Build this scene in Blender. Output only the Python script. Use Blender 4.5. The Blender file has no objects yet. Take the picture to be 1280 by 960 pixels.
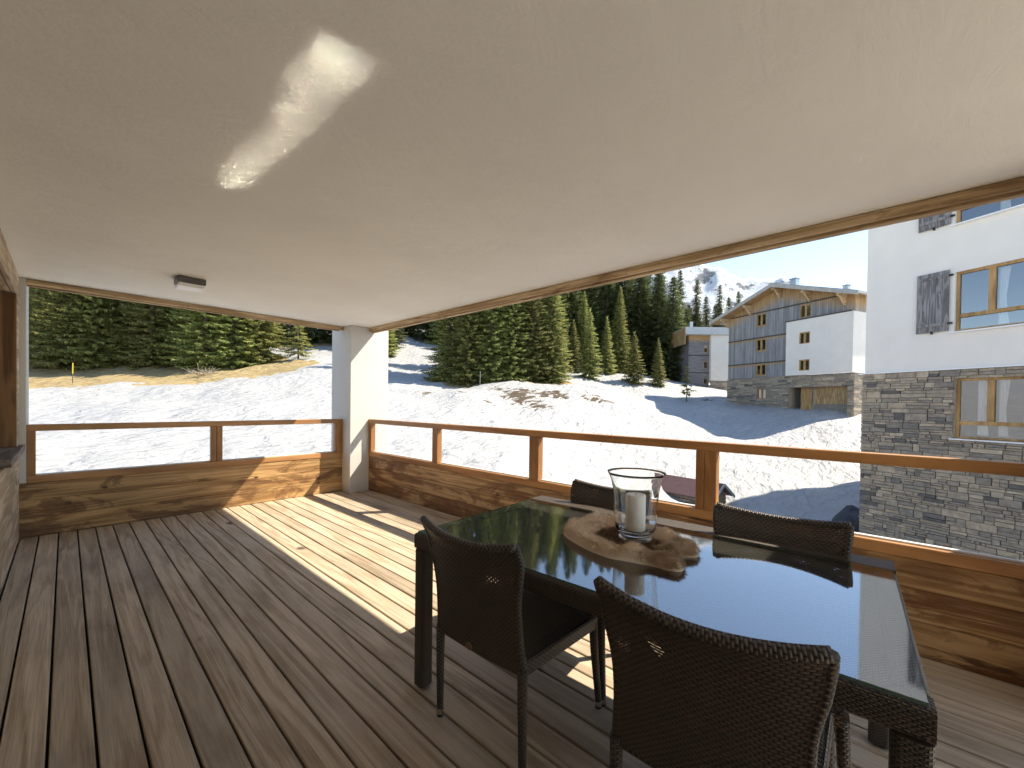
import bpy, bmesh, math, random
import numpy as np
from mathutils import Vector, Matrix, noise as mnoise

# ------------------------------------------------------------------ camera, sky, sun, exposure
S = bpy.context.scene
COL = S.collection
YAW, PITCH, ROLL = 0.83498, -0.01122, 0.01305
_f = Vector((math.sin(YAW) * math.cos(PITCH), math.cos(YAW) * math.cos(PITCH), math.sin(PITCH)))
_r = Vector((math.cos(YAW), -math.sin(YAW), 0.0))
_u = _r.cross(_f)
_r2 = _r * math.cos(ROLL) + _u * math.sin(ROLL)
_u2 = _u * math.cos(ROLL) - _r * math.sin(ROLL)
cd = bpy.data.cameras.new('camera')
cam = bpy.data.objects.new('camera', cd)
COL.objects.link(cam)
m = Matrix((_r2, _u2, -_f)).transposed().to_4x4()
m.translation = Vector((0, 0, 1.35))
cam.matrix_world = m
cd.sensor_fit = 'HORIZONTAL'
cd.sensor_width = 36.0
cd.lens = 507.247 / 1280 * 36
cd.shift_x = -2.286 / 1280
cd.shift_y = 31.08 / 1280
cd.clip_start = 0.05
cd.clip_end = 12000
S.camera = cam

SUN_TRAVEL = Vector((-0.823, 0.568, -1.053)).normalized()
SUN_EL = math.asin(-SUN_TRAVEL.z)
SUN_AZ = math.atan2(-SUN_TRAVEL.x, -SUN_TRAVEL.y)          # clockwise from +Y
W = bpy.data.worlds.new('World')
S.world = W
W.use_nodes = True
wn = W.node_tree
sky = wn.nodes.new('ShaderNodeTexSky')
sky.sky_type = 'NISHITA'
sky.sun_disc = False
sky.sun_elevation = SUN_EL
sky.sun_rotation = SUN_AZ
sky.altitude = 2600
sky.air_density = 1.0
sky.dust_density = 0.2
sky.ozone_density = 1.0
bg = wn.nodes['Background']
bg.inputs['Strength'].default_value = 0.077
wn.links.new(sky.outputs[0], bg.inputs['Color'])
sl = bpy.data.lights.new('sun', 'SUN')
sl.energy = 2.0
sl.angle = math.radians(0.55)
sl.color = (1.0, 0.955, 0.88)
so = bpy.data.objects.new('sun', sl)
COL.objects.link(so)
so.rotation_euler = SUN_TRAVEL.to_track_quat('-Z', 'Y').to_euler()
so.location = (40, -20, 50)

S.view_settings.view_transform = 'Standard'
S.view_settings.look = 'None'
S.view_settings.gamma = 1
S.view_settings.use_curve_mapping = False
S.view_settings.exposure = 2.38
S.view_settings.use_white_balance = True
S.view_settings.white_balance_temperature = 7500
S.view_settings.white_balance_tint = 8
S.render.engine = 'CYCLES'
cy = S.cycles
cy.use_denoising = True
cy.denoiser = 'OPENIMAGEDENOISE'
cy.max_bounces = 12
cy.diffuse_bounces = 8
cy.glossy_bounces = 5
cy.transmission_bounces = 10
cy.transparent_max_bounces = 24
cy.caustics_reflective = True
cy.caustics_refractive = True
cy.blur_glossy = 0.0
cy.sample_clamp_indirect = 0.0
cy.use_guiding = True                    # finds the sun patch that the table glass throws on the ceiling
cy.use_surface_guiding = True
cy.surface_guiding_probability = 0.7
cy.guiding_training_samples = 128
cy.use_adaptive_sampling = True
cy.adaptive_threshold = 0.015
cy.adaptive_min_samples = 48

R = random.Random(7)


# ------------------------------------------------------------------ mesh building helpers
class MB:
    def __init__(s):
        s.v, s.f, s.uv = [], [], []

    def face(s, pts, uv=None):
        b = len(s.v)
        s.v += [tuple(p) for p in pts]
        s.f.append(tuple(range(b, b + len(pts))))
        s.uv.append(uv)

    def box(s, x0, x1, y0, y1, z0, z1, c=0.0, M=None):
        lo, hi = (x0, y0, z0), (x1, y1, z1)
        c = min(c, 0.45 * min(x1 - x0, y1 - y0, z1 - z0))
        T = (lambda p: M @ Vector(p)) if M is not None else (lambda p: p)
        if c <= 0:
            P = [T((hi[0] if i & 1 else lo[0], hi[1] if i & 2 else lo[1], hi[2] if i & 4 else lo[2])) for i in range(8)]
            b = len(s.v)
            s.v += [tuple(p) for p in P]
            for q in ((0, 4, 6, 2), (1, 3, 7, 5), (0, 1, 5, 4), (2, 6, 7, 3), (0, 2, 3, 1), (4, 5, 7, 6)):
                s.f.append(tuple(b + i for i in q)); s.uv.append(None)
            return
        b = len(s.v)
        idx = {}
        for i in range(8):
            sg = (i & 1, (i >> 1) & 1, (i >> 2) & 1)
            for a in range(3):
                p = [hi[k] if sg[k] else lo[k] for k in range(3)]
                for k in range(3):
                    if k != a:
                        p[k] += -c if sg[k] else c
                idx[(i, a)] = len(s.v)
                s.v.append(tuple(T(p)))
        for a in range(3):
            o1, o2 = (a + 1) % 3, (a + 2) % 3
            for sd in (0, 1):
                q = [(sd << a) | (e1 << o1) | (e2 << o2) for e1, e2 in ((0, 0), (1, 0), (1, 1), (0, 1))]
                if not sd:
                    q.reverse()
                s.f.append(tuple(idx[(i, a)] for i in q)); s.uv.append(None)
        for a in range(3):
            o1, o2 = (a + 1) % 3, (a + 2) % 3
            for e1 in (0, 1):
                for e2 in (0, 1):
                    i0 = (e1 << o1) | (e2 << o2)
                    i1 = i0 | (1 << a)
                    q = [idx[(i0, o1)], idx[(i1, o1)], idx[(i1, o2)], idx[(i0, o2)]]
                    if (e1 ^ e2):
                        q.reverse()
                    s.f.append(tuple(q)); s.uv.append(None)
        for i in range(8):
            q = [idx[(i, 0)], idx[(i, 1)], idx[(i, 2)]]
            if bin(i).count('1') % 2 == 0:
                q.reverse()
            s.f.append(tuple(q)); s.uv.append(None)

    def tube(s, pts, rad, n=8, cap=True, uvs=None):
        """uvs=(u_per_turn_metre, start): metric uv for woven strands"""
        pts = [Vector(p) for p in pts]
        b = len(s.v)
        L = 0
        lens = [0]
        for a, c in zip(pts, pts[1:]):
            L += (c - a).length
            lens.append(L)
        ref = Vector((0, 0, 1)) if abs((pts[-1] - pts[0]).normalized().z) < 0.8 else Vector((1, 0, 0))
        for i, p in enumerate(pts):
            d = (pts[min(i + 1, len(pts) - 1)] - pts[max(i - 1, 0)]).normalized()
            e1 = d.cross(ref).normalized()
            e2 = d.cross(e1)
            r = rad[i] if isinstance(rad, (list, tuple)) else rad
            for k in range(n):
                t = 2 * math.pi * k / n
                s.v.append(tuple(p + (e1 * math.cos(t) + e2 * math.sin(t)) * r))
        r0 = rad[0] if isinstance(rad, (list, tuple)) else rad
        per = 2 * math.pi * r0
        for i in range(len(pts) - 1):
            for k in range(n):
                k2 = (k + 1) % n
                s.f.append((b + i * n + k, b + i * n + k2, b + (i + 1) * n + k2, b + (i + 1) * n + k))
                u0, u1 = per * k / n, per * (k + 1) / n
                s.uv.append([(u0, lens[i]), (u1, lens[i]), (u1, lens[i + 1]), (u0, lens[i + 1])])
        if cap:
            s.f.append(tuple(b + k for k in range(n))[::-1]); s.uv.append(None)
            e = b + (len(pts) - 1) * n
            s.f.append(tuple(e + k for k in range(n))); s.uv.append(None)

    def lathe(s, prof, n=32, c=(0, 0, 0)):
        b = len(s.v)
        for r, z in prof:
            for k in range(n):
                t = 2 * math.pi * k / n
                s.v.append((c[0] + r * math.cos(t), c[1] + r * math.sin(t), c[2] + z))
        for i in range(len(prof) - 1):
            for k in range(n):
                k2 = (k + 1) % n
                s.f.append((b + i * n + k, b + i * n + k2, b + (i + 1) * n + k2, b + (i + 1) * n + k)); s.uv.append(None)
        if prof[0][0] > 1e-4:
            s.f.append(tuple(b + k for k in range(n))[::-1]); s.uv.append(None)
        if prof[-1][0] > 1e-4:
            e = b + (len(prof) - 1) * n
            s.f.append(tuple(e + k for k in range(n))); s.uv.append(None)

    def prism(s, poly, y0, y1, M=None):
        """poly in (x,z) extruded from y0 to y1"""
        T = (lambda p: M @ Vector(p)) if M is not None else (lambda p: p)
        n = len(poly)
        b = len(s.v)
        s.v += [tuple(T((x, y0, z))) for x, z in poly] + [tuple(T((x, y1, z))) for x, z in poly]
        s.f.append(tuple(range(b, b + n))); s.uv.append(None)
        s.f.append(tuple(range(b + 2 * n - 1, b + n - 1, -1))); s.uv.append(None)
        for i in range(n):
            j = (i + 1) % n
            s.f.append((b + i, b + n + i, b + n + j, b + j)); s.uv.append(None)

    def build(s, name, mat, parent=None, smooth=False, fix=True):
        me = bpy.data.meshes.new(name)
        me.from_pydata(s.v, [], s.f)
        if any(u is not None for u in s.uv):
            lay = me.uv_layers.new(name='UVMap')
            data = []
            for f, u in zip(s.f, s.uv):
                for k in range(len(f)):
                    data += list(u[k]) if u is not None else [0.003, 0.003]
            lay.data.foreach_set('uv', data)
        if fix:
            bm = bmesh.new()
            bm.from_mesh(me)
            bmesh.ops.recalc_face_normals(bm, faces=bm.faces)
            bm.to_mesh(me)
            bm.free()
        for mm in (mat if isinstance(mat, (list, tuple)) else [mat]):
            me.materials.append(mm)
        if smooth:
            me.polygons.foreach_set('use_smooth', [True] * len(me.polygons))
        o = bpy.data.objects.new(name, me)
        COL.objects.link(o)
        if parent is not None:
            o.parent = parent
        return o


def tag(o, label=None, cat=None, group=None, kind=None):
    if label: o['label'] = label
    if cat: o['category'] = cat
    if group: o['group'] = group
    if kind: o['kind'] = kind
    return o


def thing(name, label, cat, loc=(0, 0, 0), rz=0, group=None):
    o = bpy.data.objects.new(name, None)
    o.empty_display_size = 0.1
    COL.objects.link(o)
    o.location = loc
    o.rotation_euler = (0, 0, rz)
    return tag(o, label, cat, group)


def copy_tree(o, parent=None):
    c = o.copy()
    COL.objects.link(c)
    if parent is not None:
        c.parent = parent
    for ch in list(o.children):
        copy_tree(ch, c)
    return c


# ------------------------------------------------------------------ material helpers
class NM:
    def __init__(s, name):
        s.m = bpy.data.materials.new(name)
        s.m.use_nodes = True
        s.t = s.m.node_tree
        s.b = s.t.nodes['Principled BSDF']
        s.out = s.t.nodes['Material Output']

    def n(s, typ, **kw):
        nd = s.t.nodes.new('ShaderNode' + typ)
        for k, v in kw.items():
            if k.startswith('i_'):
                nd.inputs[k[2:].replace('_', ' ')].default_value = v
            else:
                setattr(nd, k, v)
        return nd

    def l(s, a, b):
        s.t.links.new(a, b)

    def coord(s, scale=(1, 1, 1), island=0.0, which='Object', rot=(0, 0, 0)):
        tc = s.n('TexCoord')
        o = tc.outputs[which]
        if island:
            g = s.n('NewGeometry')
            mu = s.n('VectorMath', operation='SCALE')
            cmb = s.n('CombineXYZ')
            w = s.n('TexWhiteNoise', noise_dimensions='1D')
            s.l(g.outputs['Random Per Island'], w.inputs['W'])
            s.l(w.outputs['Color'], mu.inputs[0])
            mu.inputs['Scale'].default_value = island
            ad = s.n('VectorMath', operation='ADD')
            s.l(o, ad.inputs[0]); s.l(mu.outputs[0], ad.inputs[1])
            o = ad.outputs[0]
        mp = s.n('Mapping')
        mp.inputs['Scale'].default_value = scale
        mp.inputs['Rotation'].default_value = rot
        s.l(o, mp.inputs['Vector'])
        return mp.outputs[0]

    def noise(s, vec, scale=1, detail=4, rough=0.55, dist=0, out='Fac'):
        nd = s.n('TexNoise')
        nd.inputs['Scale'].default_value = scale
        nd.inputs['Detail'].default_value = detail
        nd.inputs['Roughness'].default_value = rough
        nd.inputs['Distortion'].default_value = dist
        if vec is not None: s.l(vec, nd.inputs['Vector'])
        return nd.outputs[out]

    def ramp(s, fac, stops, interp='LINEAR'):
        r = s.n('ValToRGB')
        r.color_ramp.interpolation = interp
        e = r.color_ramp.elements
        while len(e) < len(stops): e.new(0.5)
        for el, (p, c) in zip(e, stops):
            el.position = p
            el.color = (c, c, c, 1) if isinstance(c, (int, float)) else (*c, 1)
        s.l(fac, r.inputs[0])
        return r.outputs[0]

    def mix(s, a, b, fac, mode='MIX'):
        nd = s.n('MixRGB', blend_type=mode)
        for i, v in ((0, fac), (1, a), (2, b)):
            if hasattr(v, 'is_linked'): s.l(v, nd.inputs[i])
            elif isinstance(v, tuple): nd.inputs[i].default_value = (*v, 1)
            else: nd.inputs[i].default_value = v if i == 0 else (v, v, v, 1)
        return nd.outputs[0]

    def math(s, op, a, b=None, c=None, clamp=False):
        nd = s.n('Math', operation=op)
        nd.use_clamp = clamp
        for i, v in enumerate((a, b, c)):
            if v is None: continue
            if hasattr(v, 'is_linked'): s.l(v, nd.inputs[i])
            else: nd.inputs[i].default_value = v
        return nd.outputs[0]

    def bump(s, h, strength=0.5, dist=0.01, prev=None):
        b = s.n('Bump')
        b.inputs['Strength'].default_value = strength
        b.inputs['Distance'].default_value = dist
        s.l(h, b.inputs['Height'])
        if prev is not None: s.l(prev, b.inputs['Normal'])
        s.l(b.outputs[0], s.b.inputs['Normal'])
        return b.outputs[0]

    def set(s, color=None, rough=None, metal=None, spec=None, ior=None):
        for k, v in (('Base Color', color), ('Roughness', rough), ('Metallic', metal), ('Specular IOR Level', spec), ('IOR', ior)):
            if v is None: continue
            if hasattr(v, 'is_linked'): s.l(v, s.b.inputs[k])
            else: s.b.inputs[k].default_value = (*v, 1) if isinstance(v, tuple) else v
        return s.m


def simple(name, color, rough=0.6, metal=0, spec=0.5, var=0.0, vscale=3):
    k = NM(name)
    if var:
        n = k.noise(k.coord(), vscale, 5, 0.6)
        lo = tuple(c * (1 - var) for c in color)
        hi = tuple(min(1, c * (1 + var)) for c in color)
        color = k.ramp(n, [(0.3, lo), (0.7, hi)])
    return k.set(color, rough, metal, spec)


def wood(name, dark, light, axis='X', stretch=14, ring=22, rough=0.6, island=7.0, knots=0.0, stain=None, bump=0.35, tone=0.0, wscale=1.0, grey=None, spec=0.35, nscale=9, fibw=0.5, amt=0.0):
    """grain runs along AXIS; knots > 0 sets how many; stain = colour of irregular dark weather stains"""
    k = NM(name)
    a = {'X': 0, 'Y': 1, 'Z': 2}[axis]
    sc = [1.0, 1.0, 1.0]
    sc[a] = 1.0 / stretch
    base = k.coord(tuple(c * wscale for c in sc), island)
    n1 = k.noise(base, nscale, 3, 0.45, 0.5)
    rings = k.math('SINE', k.math('MULTIPLY', n1, ring))
    rings = k.math('MULTIPLY_ADD', rings, 0.5, 0.5)
    fib_sc = [150.0, 150.0, 150.0]
    fib_sc[a] = 4.0
    fib = k.noise(k.coord(tuple(fib_sc), island), 1, 3, 0.6)
    g = k.mix(rings, fib, fibw)
    col = k.mix(dark, light, k.ramp(g, [(0.25, 0.0), (0.75, 1.0)]))
    pc = k.coord(tuple(1.0 if i != a else 0.35 for i in range(3)), island)
    patch = k.noise(pc, 2.2, 5, 0.6, 0.4)
    col = k.mix(col, k.mix(col, 0.62, 1.0, 'MULTIPLY'), k.ramp(patch, [(0.42, 0.0), (0.68, 0.85)]))
    if grey is not None:
        col = k.mix(col, grey, k.ramp(k.noise(pc, 3.1, 6, 0.65), [(0.4, 0.0), (0.72, 0.8)]))
    if stain is not None:
        ssc = [3.6, 3.6, 3.6]
        ssc[a] = 1.1
        sn = k.noise(k.coord(tuple(ssc), island * 0.5), 1.0, 7, 0.68, 1.2)
        col = k.mix(col, stain, k.ramp(sn, [(0.52 - amt, 0.0), (0.57 - amt, 0.6), (0.72 - amt, 0.92)]))
        cr = [16.0, 16.0, 16.0]
        cr[a] = 1.2
        cn = k.noise(k.coord(tuple(cr), island), 1.0, 5, 0.65, 0.8)
        col = k.mix(col, tuple(c * 0.5 for c in stain), k.ramp(cn, [(0.62, 0.0), (0.7, 0.85)]))
    if knots:
        kc = [knots, knots, knots]
        kc[a] = knots * 0.62
        v = k.n('TexVoronoi', feature='F1')
        wv = k.coord(tuple(kc), island)
        wo = k.n('VectorMath', operation='ADD')
        nd = k.n('TexNoise'); nd.inputs['Scale'].default_value = 2.5; k.l(wv, nd.inputs['Vector'])
        scv = k.n('VectorMath', operation='SCALE'); scv.inputs['Scale'].default_value = 0.16
        k.l(nd.outputs['Color'], scv.inputs[0]); k.l(wv, wo.inputs[0]); k.l(scv.outputs[0], wo.inputs[1])
        k.l(wo.outputs[0], v.inputs['Vector'])
        v.inputs['Scale'].default_value = 1.0
        kd = k.ramp(v.outputs['Distance'], [(0.04, 1.0), (0.065, 0.75), (0.10, 0.0)])
        col = k.mix(col, tuple(c * 0.22 for c in dark), kd)
    if tone:
        g2 = k.n('NewGeometry')
        t = k.math('MULTIPLY_ADD', g2.outputs['Random Per Island'], 2 * tone, 1 - tone)
        tv = k.n('CombineXYZ')
        for i in range(3): k.l(t, tv.inputs[i])
        col = k.mix(col, tv.outputs[0], 1.0, 'MULTIPLY')
    k.set(col, rough, 0, spec)
    k.bump(g, bump, 0.004)
    return k.m


def plaster(name, color, scale=60, strength=0.25, wav=0.0):
    k = NM(name)
    c = k.coord()
    big = k.noise(c, 1.3, 4, 0.6)
    col = k.mix(tuple(x * 0.93 for x in color), color, k.ramp(big, [(0.3, 0.0), (0.7, 1.0)]))
    k.set(col, 0.9, 0, 0.2)
    h = k.noise(c, scale, 3, 0.6)
    b = k.bump(h, strength, 0.004)
    if wav:
        h2 = k.noise(k.coord((1.0, 2.6, 1), rot=(0, 0, 0.5)), 2.2, 6, 0.62, 0.7)
        k.bump(h2, wav, 0.03, b)
    return k.m


M = {}
M['deck'] = wood('deck_wood', (0.31, 0.225, 0.145), (0.60, 0.485, 0.355), 'Y', 16, 34, 0.68, 9.0, knots=2.0, tone=0.16, grey=(0.50, 0.42, 0.325), bump=0.7, nscale=9, fibw=0.68)
M['parapet_x'] = wood('rustic_boards_along_x', (0.30, 0.155, 0.060), (0.56, 0.35, 0.16), 'X', 26, 60, 0.5, 5.0, knots=5.2, stain=(0.10, 0.040, 0.016), bump=0.25, nscale=6, fibw=0.6, amt=0.015)
M['parapet_y'] = wood('rustic_boards_along_y', (0.30, 0.155, 0.064), (0.60, 0.395, 0.205), 'Y', 26, 60, 0.5, 5.0, knots=4.4, stain=(0.12, 0.042, 0.016), bump=0.25, nscale=6, fibw=0.6, amt=0.045)
M['frame'] = wood('varnished_frame_wood', (0.33, 0.155, 0.062), (0.47, 0.240, 0.100), 'Z', 4, 10, 0.4, 3.0, bump=0.06)
M['beam_y'] = wood('old_beam_wood_y', (0.44, 0.30, 0.165), (0.72, 0.55, 0.35), 'Y', 12, 22, 0.7, 4.0, knots=3.0, stain=(0.20, 0.11, 0.05), bump=0.35, amt=-0.06)
M['beam_x'] = wood('old_beam_wood_x', (0.44, 0.30, 0.165), (0.72, 0.55, 0.35), 'X', 12, 22, 0.7, 4.0, knots=3.0, stain=(0.20, 0.11, 0.05), bump=0.35, amt=-0.06)
M['pale_y'] = wood('pale_rough_boards', (0.38, 0.28, 0.18), (0.62, 0.50, 0.36), 'Y', 10, 24, 0.75, 4.0, knots=2.2, bump=0.6, tone=0.06)
M['sill'] = wood('grey_sill_wood', (0.13, 0.095, 0.075), (0.26, 0.21, 0.175), 'Y', 12, 26, 0.7, 3.0, bump=0.4)
M['jamb'] = wood('brown_jamb_wood', (0.12, 0.055, 0.022), (0.27, 0.14, 0.06), 'Z', 12, 22, 0.6, 3.0, knots=2.5, bump=0.3)
M['ceiling'] = plaster('ceiling_plaster', (0.92, 0.925, 0.88), 70, 0.22, 0.28)
M['white_plaster'] = plaster('white_plaster', (0.62, 0.605, 0.58), 55, 0.5)
M['render'] = plaster('white_render', (0.77, 0.72, 0.66), 40, 0.2)
M['dark_metal'] = simple('dark_grey_metal', (0.10, 0.095, 0.09), 0.45, 0.6)
M['diffuser'] = simple('opal_diffuser', (0.82, 0.82, 0.82), 0.3)
M['chrome'] = simple('brushed_metal', (0.62, 0.60, 0.57), 0.22, 1.0)
M['black'] = simple('black_plastic', (0.012, 0.012, 0.012), 0.5)
M['sheet_metal'] = simple('zinc_sheet', (0.42, 0.44, 0.46), 0.4, 0.7, var=0.1)
M['white_metal'] = simple('white_metal_sill', (0.78, 0.78, 0.78), 0.4)
M['iron'] = simple('black_iron', (0.02, 0.02, 0.02), 0.5, 0.5)
M['shade_black'] = simple('interior_shade_black', (0.015, 0.014, 0.013), 0.9)  # near-black colour stands in for the shade inside rooms and doorway
M['soil_or_gap_shade'] = simple('dark_gap_shade', (0.03, 0.026, 0.022), 0.9)


def pane_glass(name, f0=0.08, tint=(0.97, 0.985, 0.98), power=5.0, rough=0.0):
    """thin flat glass: clear, with a mirror reflection that grows towards grazing angles"""
    k = NM(name)
    k.t.nodes.remove(k.b)
    tr = k.n('BsdfTransparent'); tr.inputs[0].default_value = (*tint, 1)
    gl = k.n('BsdfGlossy'); gl.inputs['Roughness'].default_value = rough
    ge = k.n('NewGeometry')
    dp = k.n('VectorMath', operation='DOT_PRODUCT')
    k.l(ge.outputs['Incoming'], dp.inputs[0]); k.l(ge.outputs['Normal'], dp.inputs[1])
    c = k.math('SUBTRACT', 1.0, k.math('ABSOLUTE', dp.outputs['Value']), clamp=True)
    f = k.math('MULTIPLY_ADD', k.math('POWER', c, power), 1 - f0, f0, clamp=True)
    mx = k.n('MixShader')
    k.l(f, mx.inputs[0]); k.l(tr.outputs[0], mx.inputs[1]); k.l(gl.outputs[0], mx.inputs[2])
    k.l(mx.outputs[0], k.out.inputs['Surface'])
    return k.m


M['pane'] = pane_glass('railing_glass', 0.018, (0.99, 0.993, 0.992), 5.5)
M['table_glass'] = pane_glass('table_glass', 0.33, (0.80, 0.84, 0.82), 5.0, 0.04)
M['glass_edge'] = simple('green_glass_edge', (0.10, 0.17, 0.14), 0.15)
M['window_glass'] = NM('window_glass').set((0.012, 0.014, 0.018), 0.02, 0, 0.5, 3.0)
k = NM('clear_glass'); k.b.inputs['Transmission Weight'].default_value = 1.0
M['vase'] = k.set((0.97, 0.985, 0.98), 0.0, 0, 0.5, 1.47)
k = NM('candle_wax'); k.b.inputs['Subsurface Weight'].default_value = 0.3
k.b.inputs['Subsurface Radius'].default_value = (0.02, 0.012, 0.008)
M['wax'] = k.set((0.84, 0.79, 0.72), 0.5)


def wicker(name, holes=False, dark=(0.012, 0.009, 0.007), light=(0.115, 0.085, 0.066), sx=0.021, sy=0.0085):
    k = NM(name)
    tc = k.n('TexCoord')
    sp = k.n('SeparateXYZ'); k.l(tc.outputs['UV'], sp.inputs[0])
    U = k.math('DIVIDE', sp.outputs[0], sx)
    V = k.math('DIVIDE', sp.outputs[1], sy)
    row = k.math('FLOOR', V)
    U2 = k.math('ADD', U, k.math('MULTIPLY', row, 0.5))
    fx = k.math('FRACT', U2)
    fy = k.math('FRACT', V)
    hx = k.math('SINE', k.math('MULTIPLY', fx, math.pi))
    hy = k.math('SINE', k.math('MULTIPLY', fy, math.pi))
    h = k.math('MULTIPLY', k.math('POWER', hx, 0.7), k.math('POWER', hy, 0.6))
    vn = k.n('TexNoise'); vn.inputs['Scale'].default_value = 300; k.l(tc.outputs['UV'], vn.inputs['Vector'])
    hh = k.math('MULTIPLY_ADD', vn.outputs['Fac'], 0.25, k.math('MULTIPLY', h, 0.85))
    col = k.ramp(hh, [(0.25, dark), (0.85, light)])  # strand crests painted lighter as highlights, crevices darker as shade
    k.set(col, 0.42, 0, 0.45)
    k.bump(h, 0.9, 0.004)
    if holes:
        tr = k.n('BsdfTransparent')
        mx = k.n('MixShader')
        hn = k.noise(k.coord(which='UV'), 9, 2)
        hole = k.math('MULTIPLY', k.math('LESS_THAN', h, 0.2), k.math('GREATER_THAN', hn, 0.56))
        k.l(hole, mx.inputs[0]); k.l(k.b.outputs[0], mx.inputs[1]); k.l(tr.outputs[0], mx.inputs[2])
        k.l(mx.outputs[0], k.out.inputs['Surface'])
    return k.m


M['wicker'] = wicker('dark_wicker')
M['wicker_back'] = wicker('dark_wicker_with_gaps', True)
M['wicker_frame'] = wicker('dark_wicker_frame', False, sx=0.015, sy=0.006)

# ------------------------------------------------------------------ terrain
TP = [(-0.6, 17.0, -0.87), (2.7, 14.9, -0.77), (5.5, 13.3, -0.90), (-0.9, 26.4, -0.07), (2.8, 23.7, -0.08), (7.5, 20.0, -0.07), (-1.6, 43.4, 1.21), (4.4, 36.9, 1.33), (10.9, 26.7, 1.46), (-2.1, 57.4, 2.92), (3.3, 51.5, 3.10), (8.4, 47.3, 3.47), (13.1, 45.2, 4.06), (16.8, 41.1, 4.84), (-2.5, 68.3, 5.04), (3.9, 61.3, 4.99), (12.7, 51.6, 5.16), (17.4, 47.9, 6.13), (-3.6, 99.5, 11.76), (10.3, 87.2, 12.75), (26.8, 71.9, 14.35), (17.5, 34.3, 2.97), (11.7, 22.8, 0.54), (6.8, 13.3, -0.78), (29.9, 47.6, 6.84), (25.5, 39.0, 3.89), (39.4, 58.0, 10.57), (28.2, 37.5, 4.44), (24.8, 32.3, 3.18), (27.0, 26.8, 3.08), (30.1, 23.4, 2.91), (33.8, 22.3, 3.43), (19.2, 19.0, 0.56), (24.5, 17.6, 0.53), (15.8, 19.8, 0.58), (10.8, 13.4, -0.85), (14.5, 12.2, -1.06), (47.0, 28.6, 5.25), (52.5, 25.6, 5.47), (53.4, 21.5, 4.53), (39.2, 28.2, 4.58), (40.0, 21.4, 2.83), (41.8, 19.4, 2.26), (47.8, 17.3, 2.29), (50.6, 13.4, 1.98), (26.8, 13.6, -0.53), (27.8, 9.5, -1.41), (35.7, 9.7, -1.01), (43.6, 7.7, 0.58), (47.3, 5.2, 1.21), (46.6, 2.2, 1.34), (36.2, 1.7, -1.36), (30.2, 5.3, -1.75), (30.4, 1.4, -2.78), (23.3, 6.3, -3.03), (18.6, 7.7, -2.93), (16.1, 8.9, -2.31), (24.6, 1.1, -3.86), (20.1, 3.8, -3.84), (13.9, 5.5, -3.40), (83.4, 27.2, 6.14), (87.1, 15.6, 4.98), (77.6, 3.7, 2.63), (2.8, 176.2, 34.07), (50.5, 123.6, 32.63), (98.1, 70.9, 25.27), (145.7, 18.1, 15.56), (-36.9, 220.1, 33.29), (-12.3, 73.2, 2.54), (-5.2, 31.1, -0.83),
      (0, 0, -3.2), (3, 9, -2.2), (-6, 9, -1.6), (3, -10, -4.5), (17, -2, -4.3), (25, -20, -5.0), (-25, 0, -1), (-60, 20, 0), (-30, -60, -6), (40, -60, -7), (90, -40, -3), (150, -30, 2), (10, 3, -3.6), (9, 9, -1.9), (60, 0, 1.4), (56, 10, 1.9), (-100, 100, 8), (-150, -50, -4), (0, -200, -12), (200, -150, -6), (-60, 180, 28)]
_tp = np.array(TP)
_n = len(_tp)


def _kern(d):
    return d


_D = np.hypot(_tp[:, None, 0] - _tp[None, :, 0], _tp[:, None, 1] - _tp[None, :, 1])
_A = np.zeros((_n + 3, _n + 3))
_A[:_n, :_n] = _kern(_D) - 0.6 * np.eye(_n)
_A[:_n, _n] = 1; _A[:_n, _n + 1:] = _tp[:, :2] / 50
_A[_n, :_n] = 1; _A[_n + 1:, :_n] = _tp[:, :2].T / 50
_w = np.linalg.solve(_A, np.concatenate([_tp[:, 2], [0, 0, 0]]))


def ground(xy):
    xy = np.asarray(xy, float).reshape(-1, 2)
    out = np.empty(len(xy))
    for i in range(0, len(xy), 4000):
        q = xy[i:i + 4000]
        d = np.hypot(q[:, None, 0] - _tp[None, :, 0], q[:, None, 1] - _tp[None, :, 1])
        out[i:i + 4000] = _kern(d) @ _w[:_n] + _w[_n] + (q / 50) @ _w[_n + 1:]
    return out


def gz(x, y):
    return float(ground([(x, y)])[0])


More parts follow.
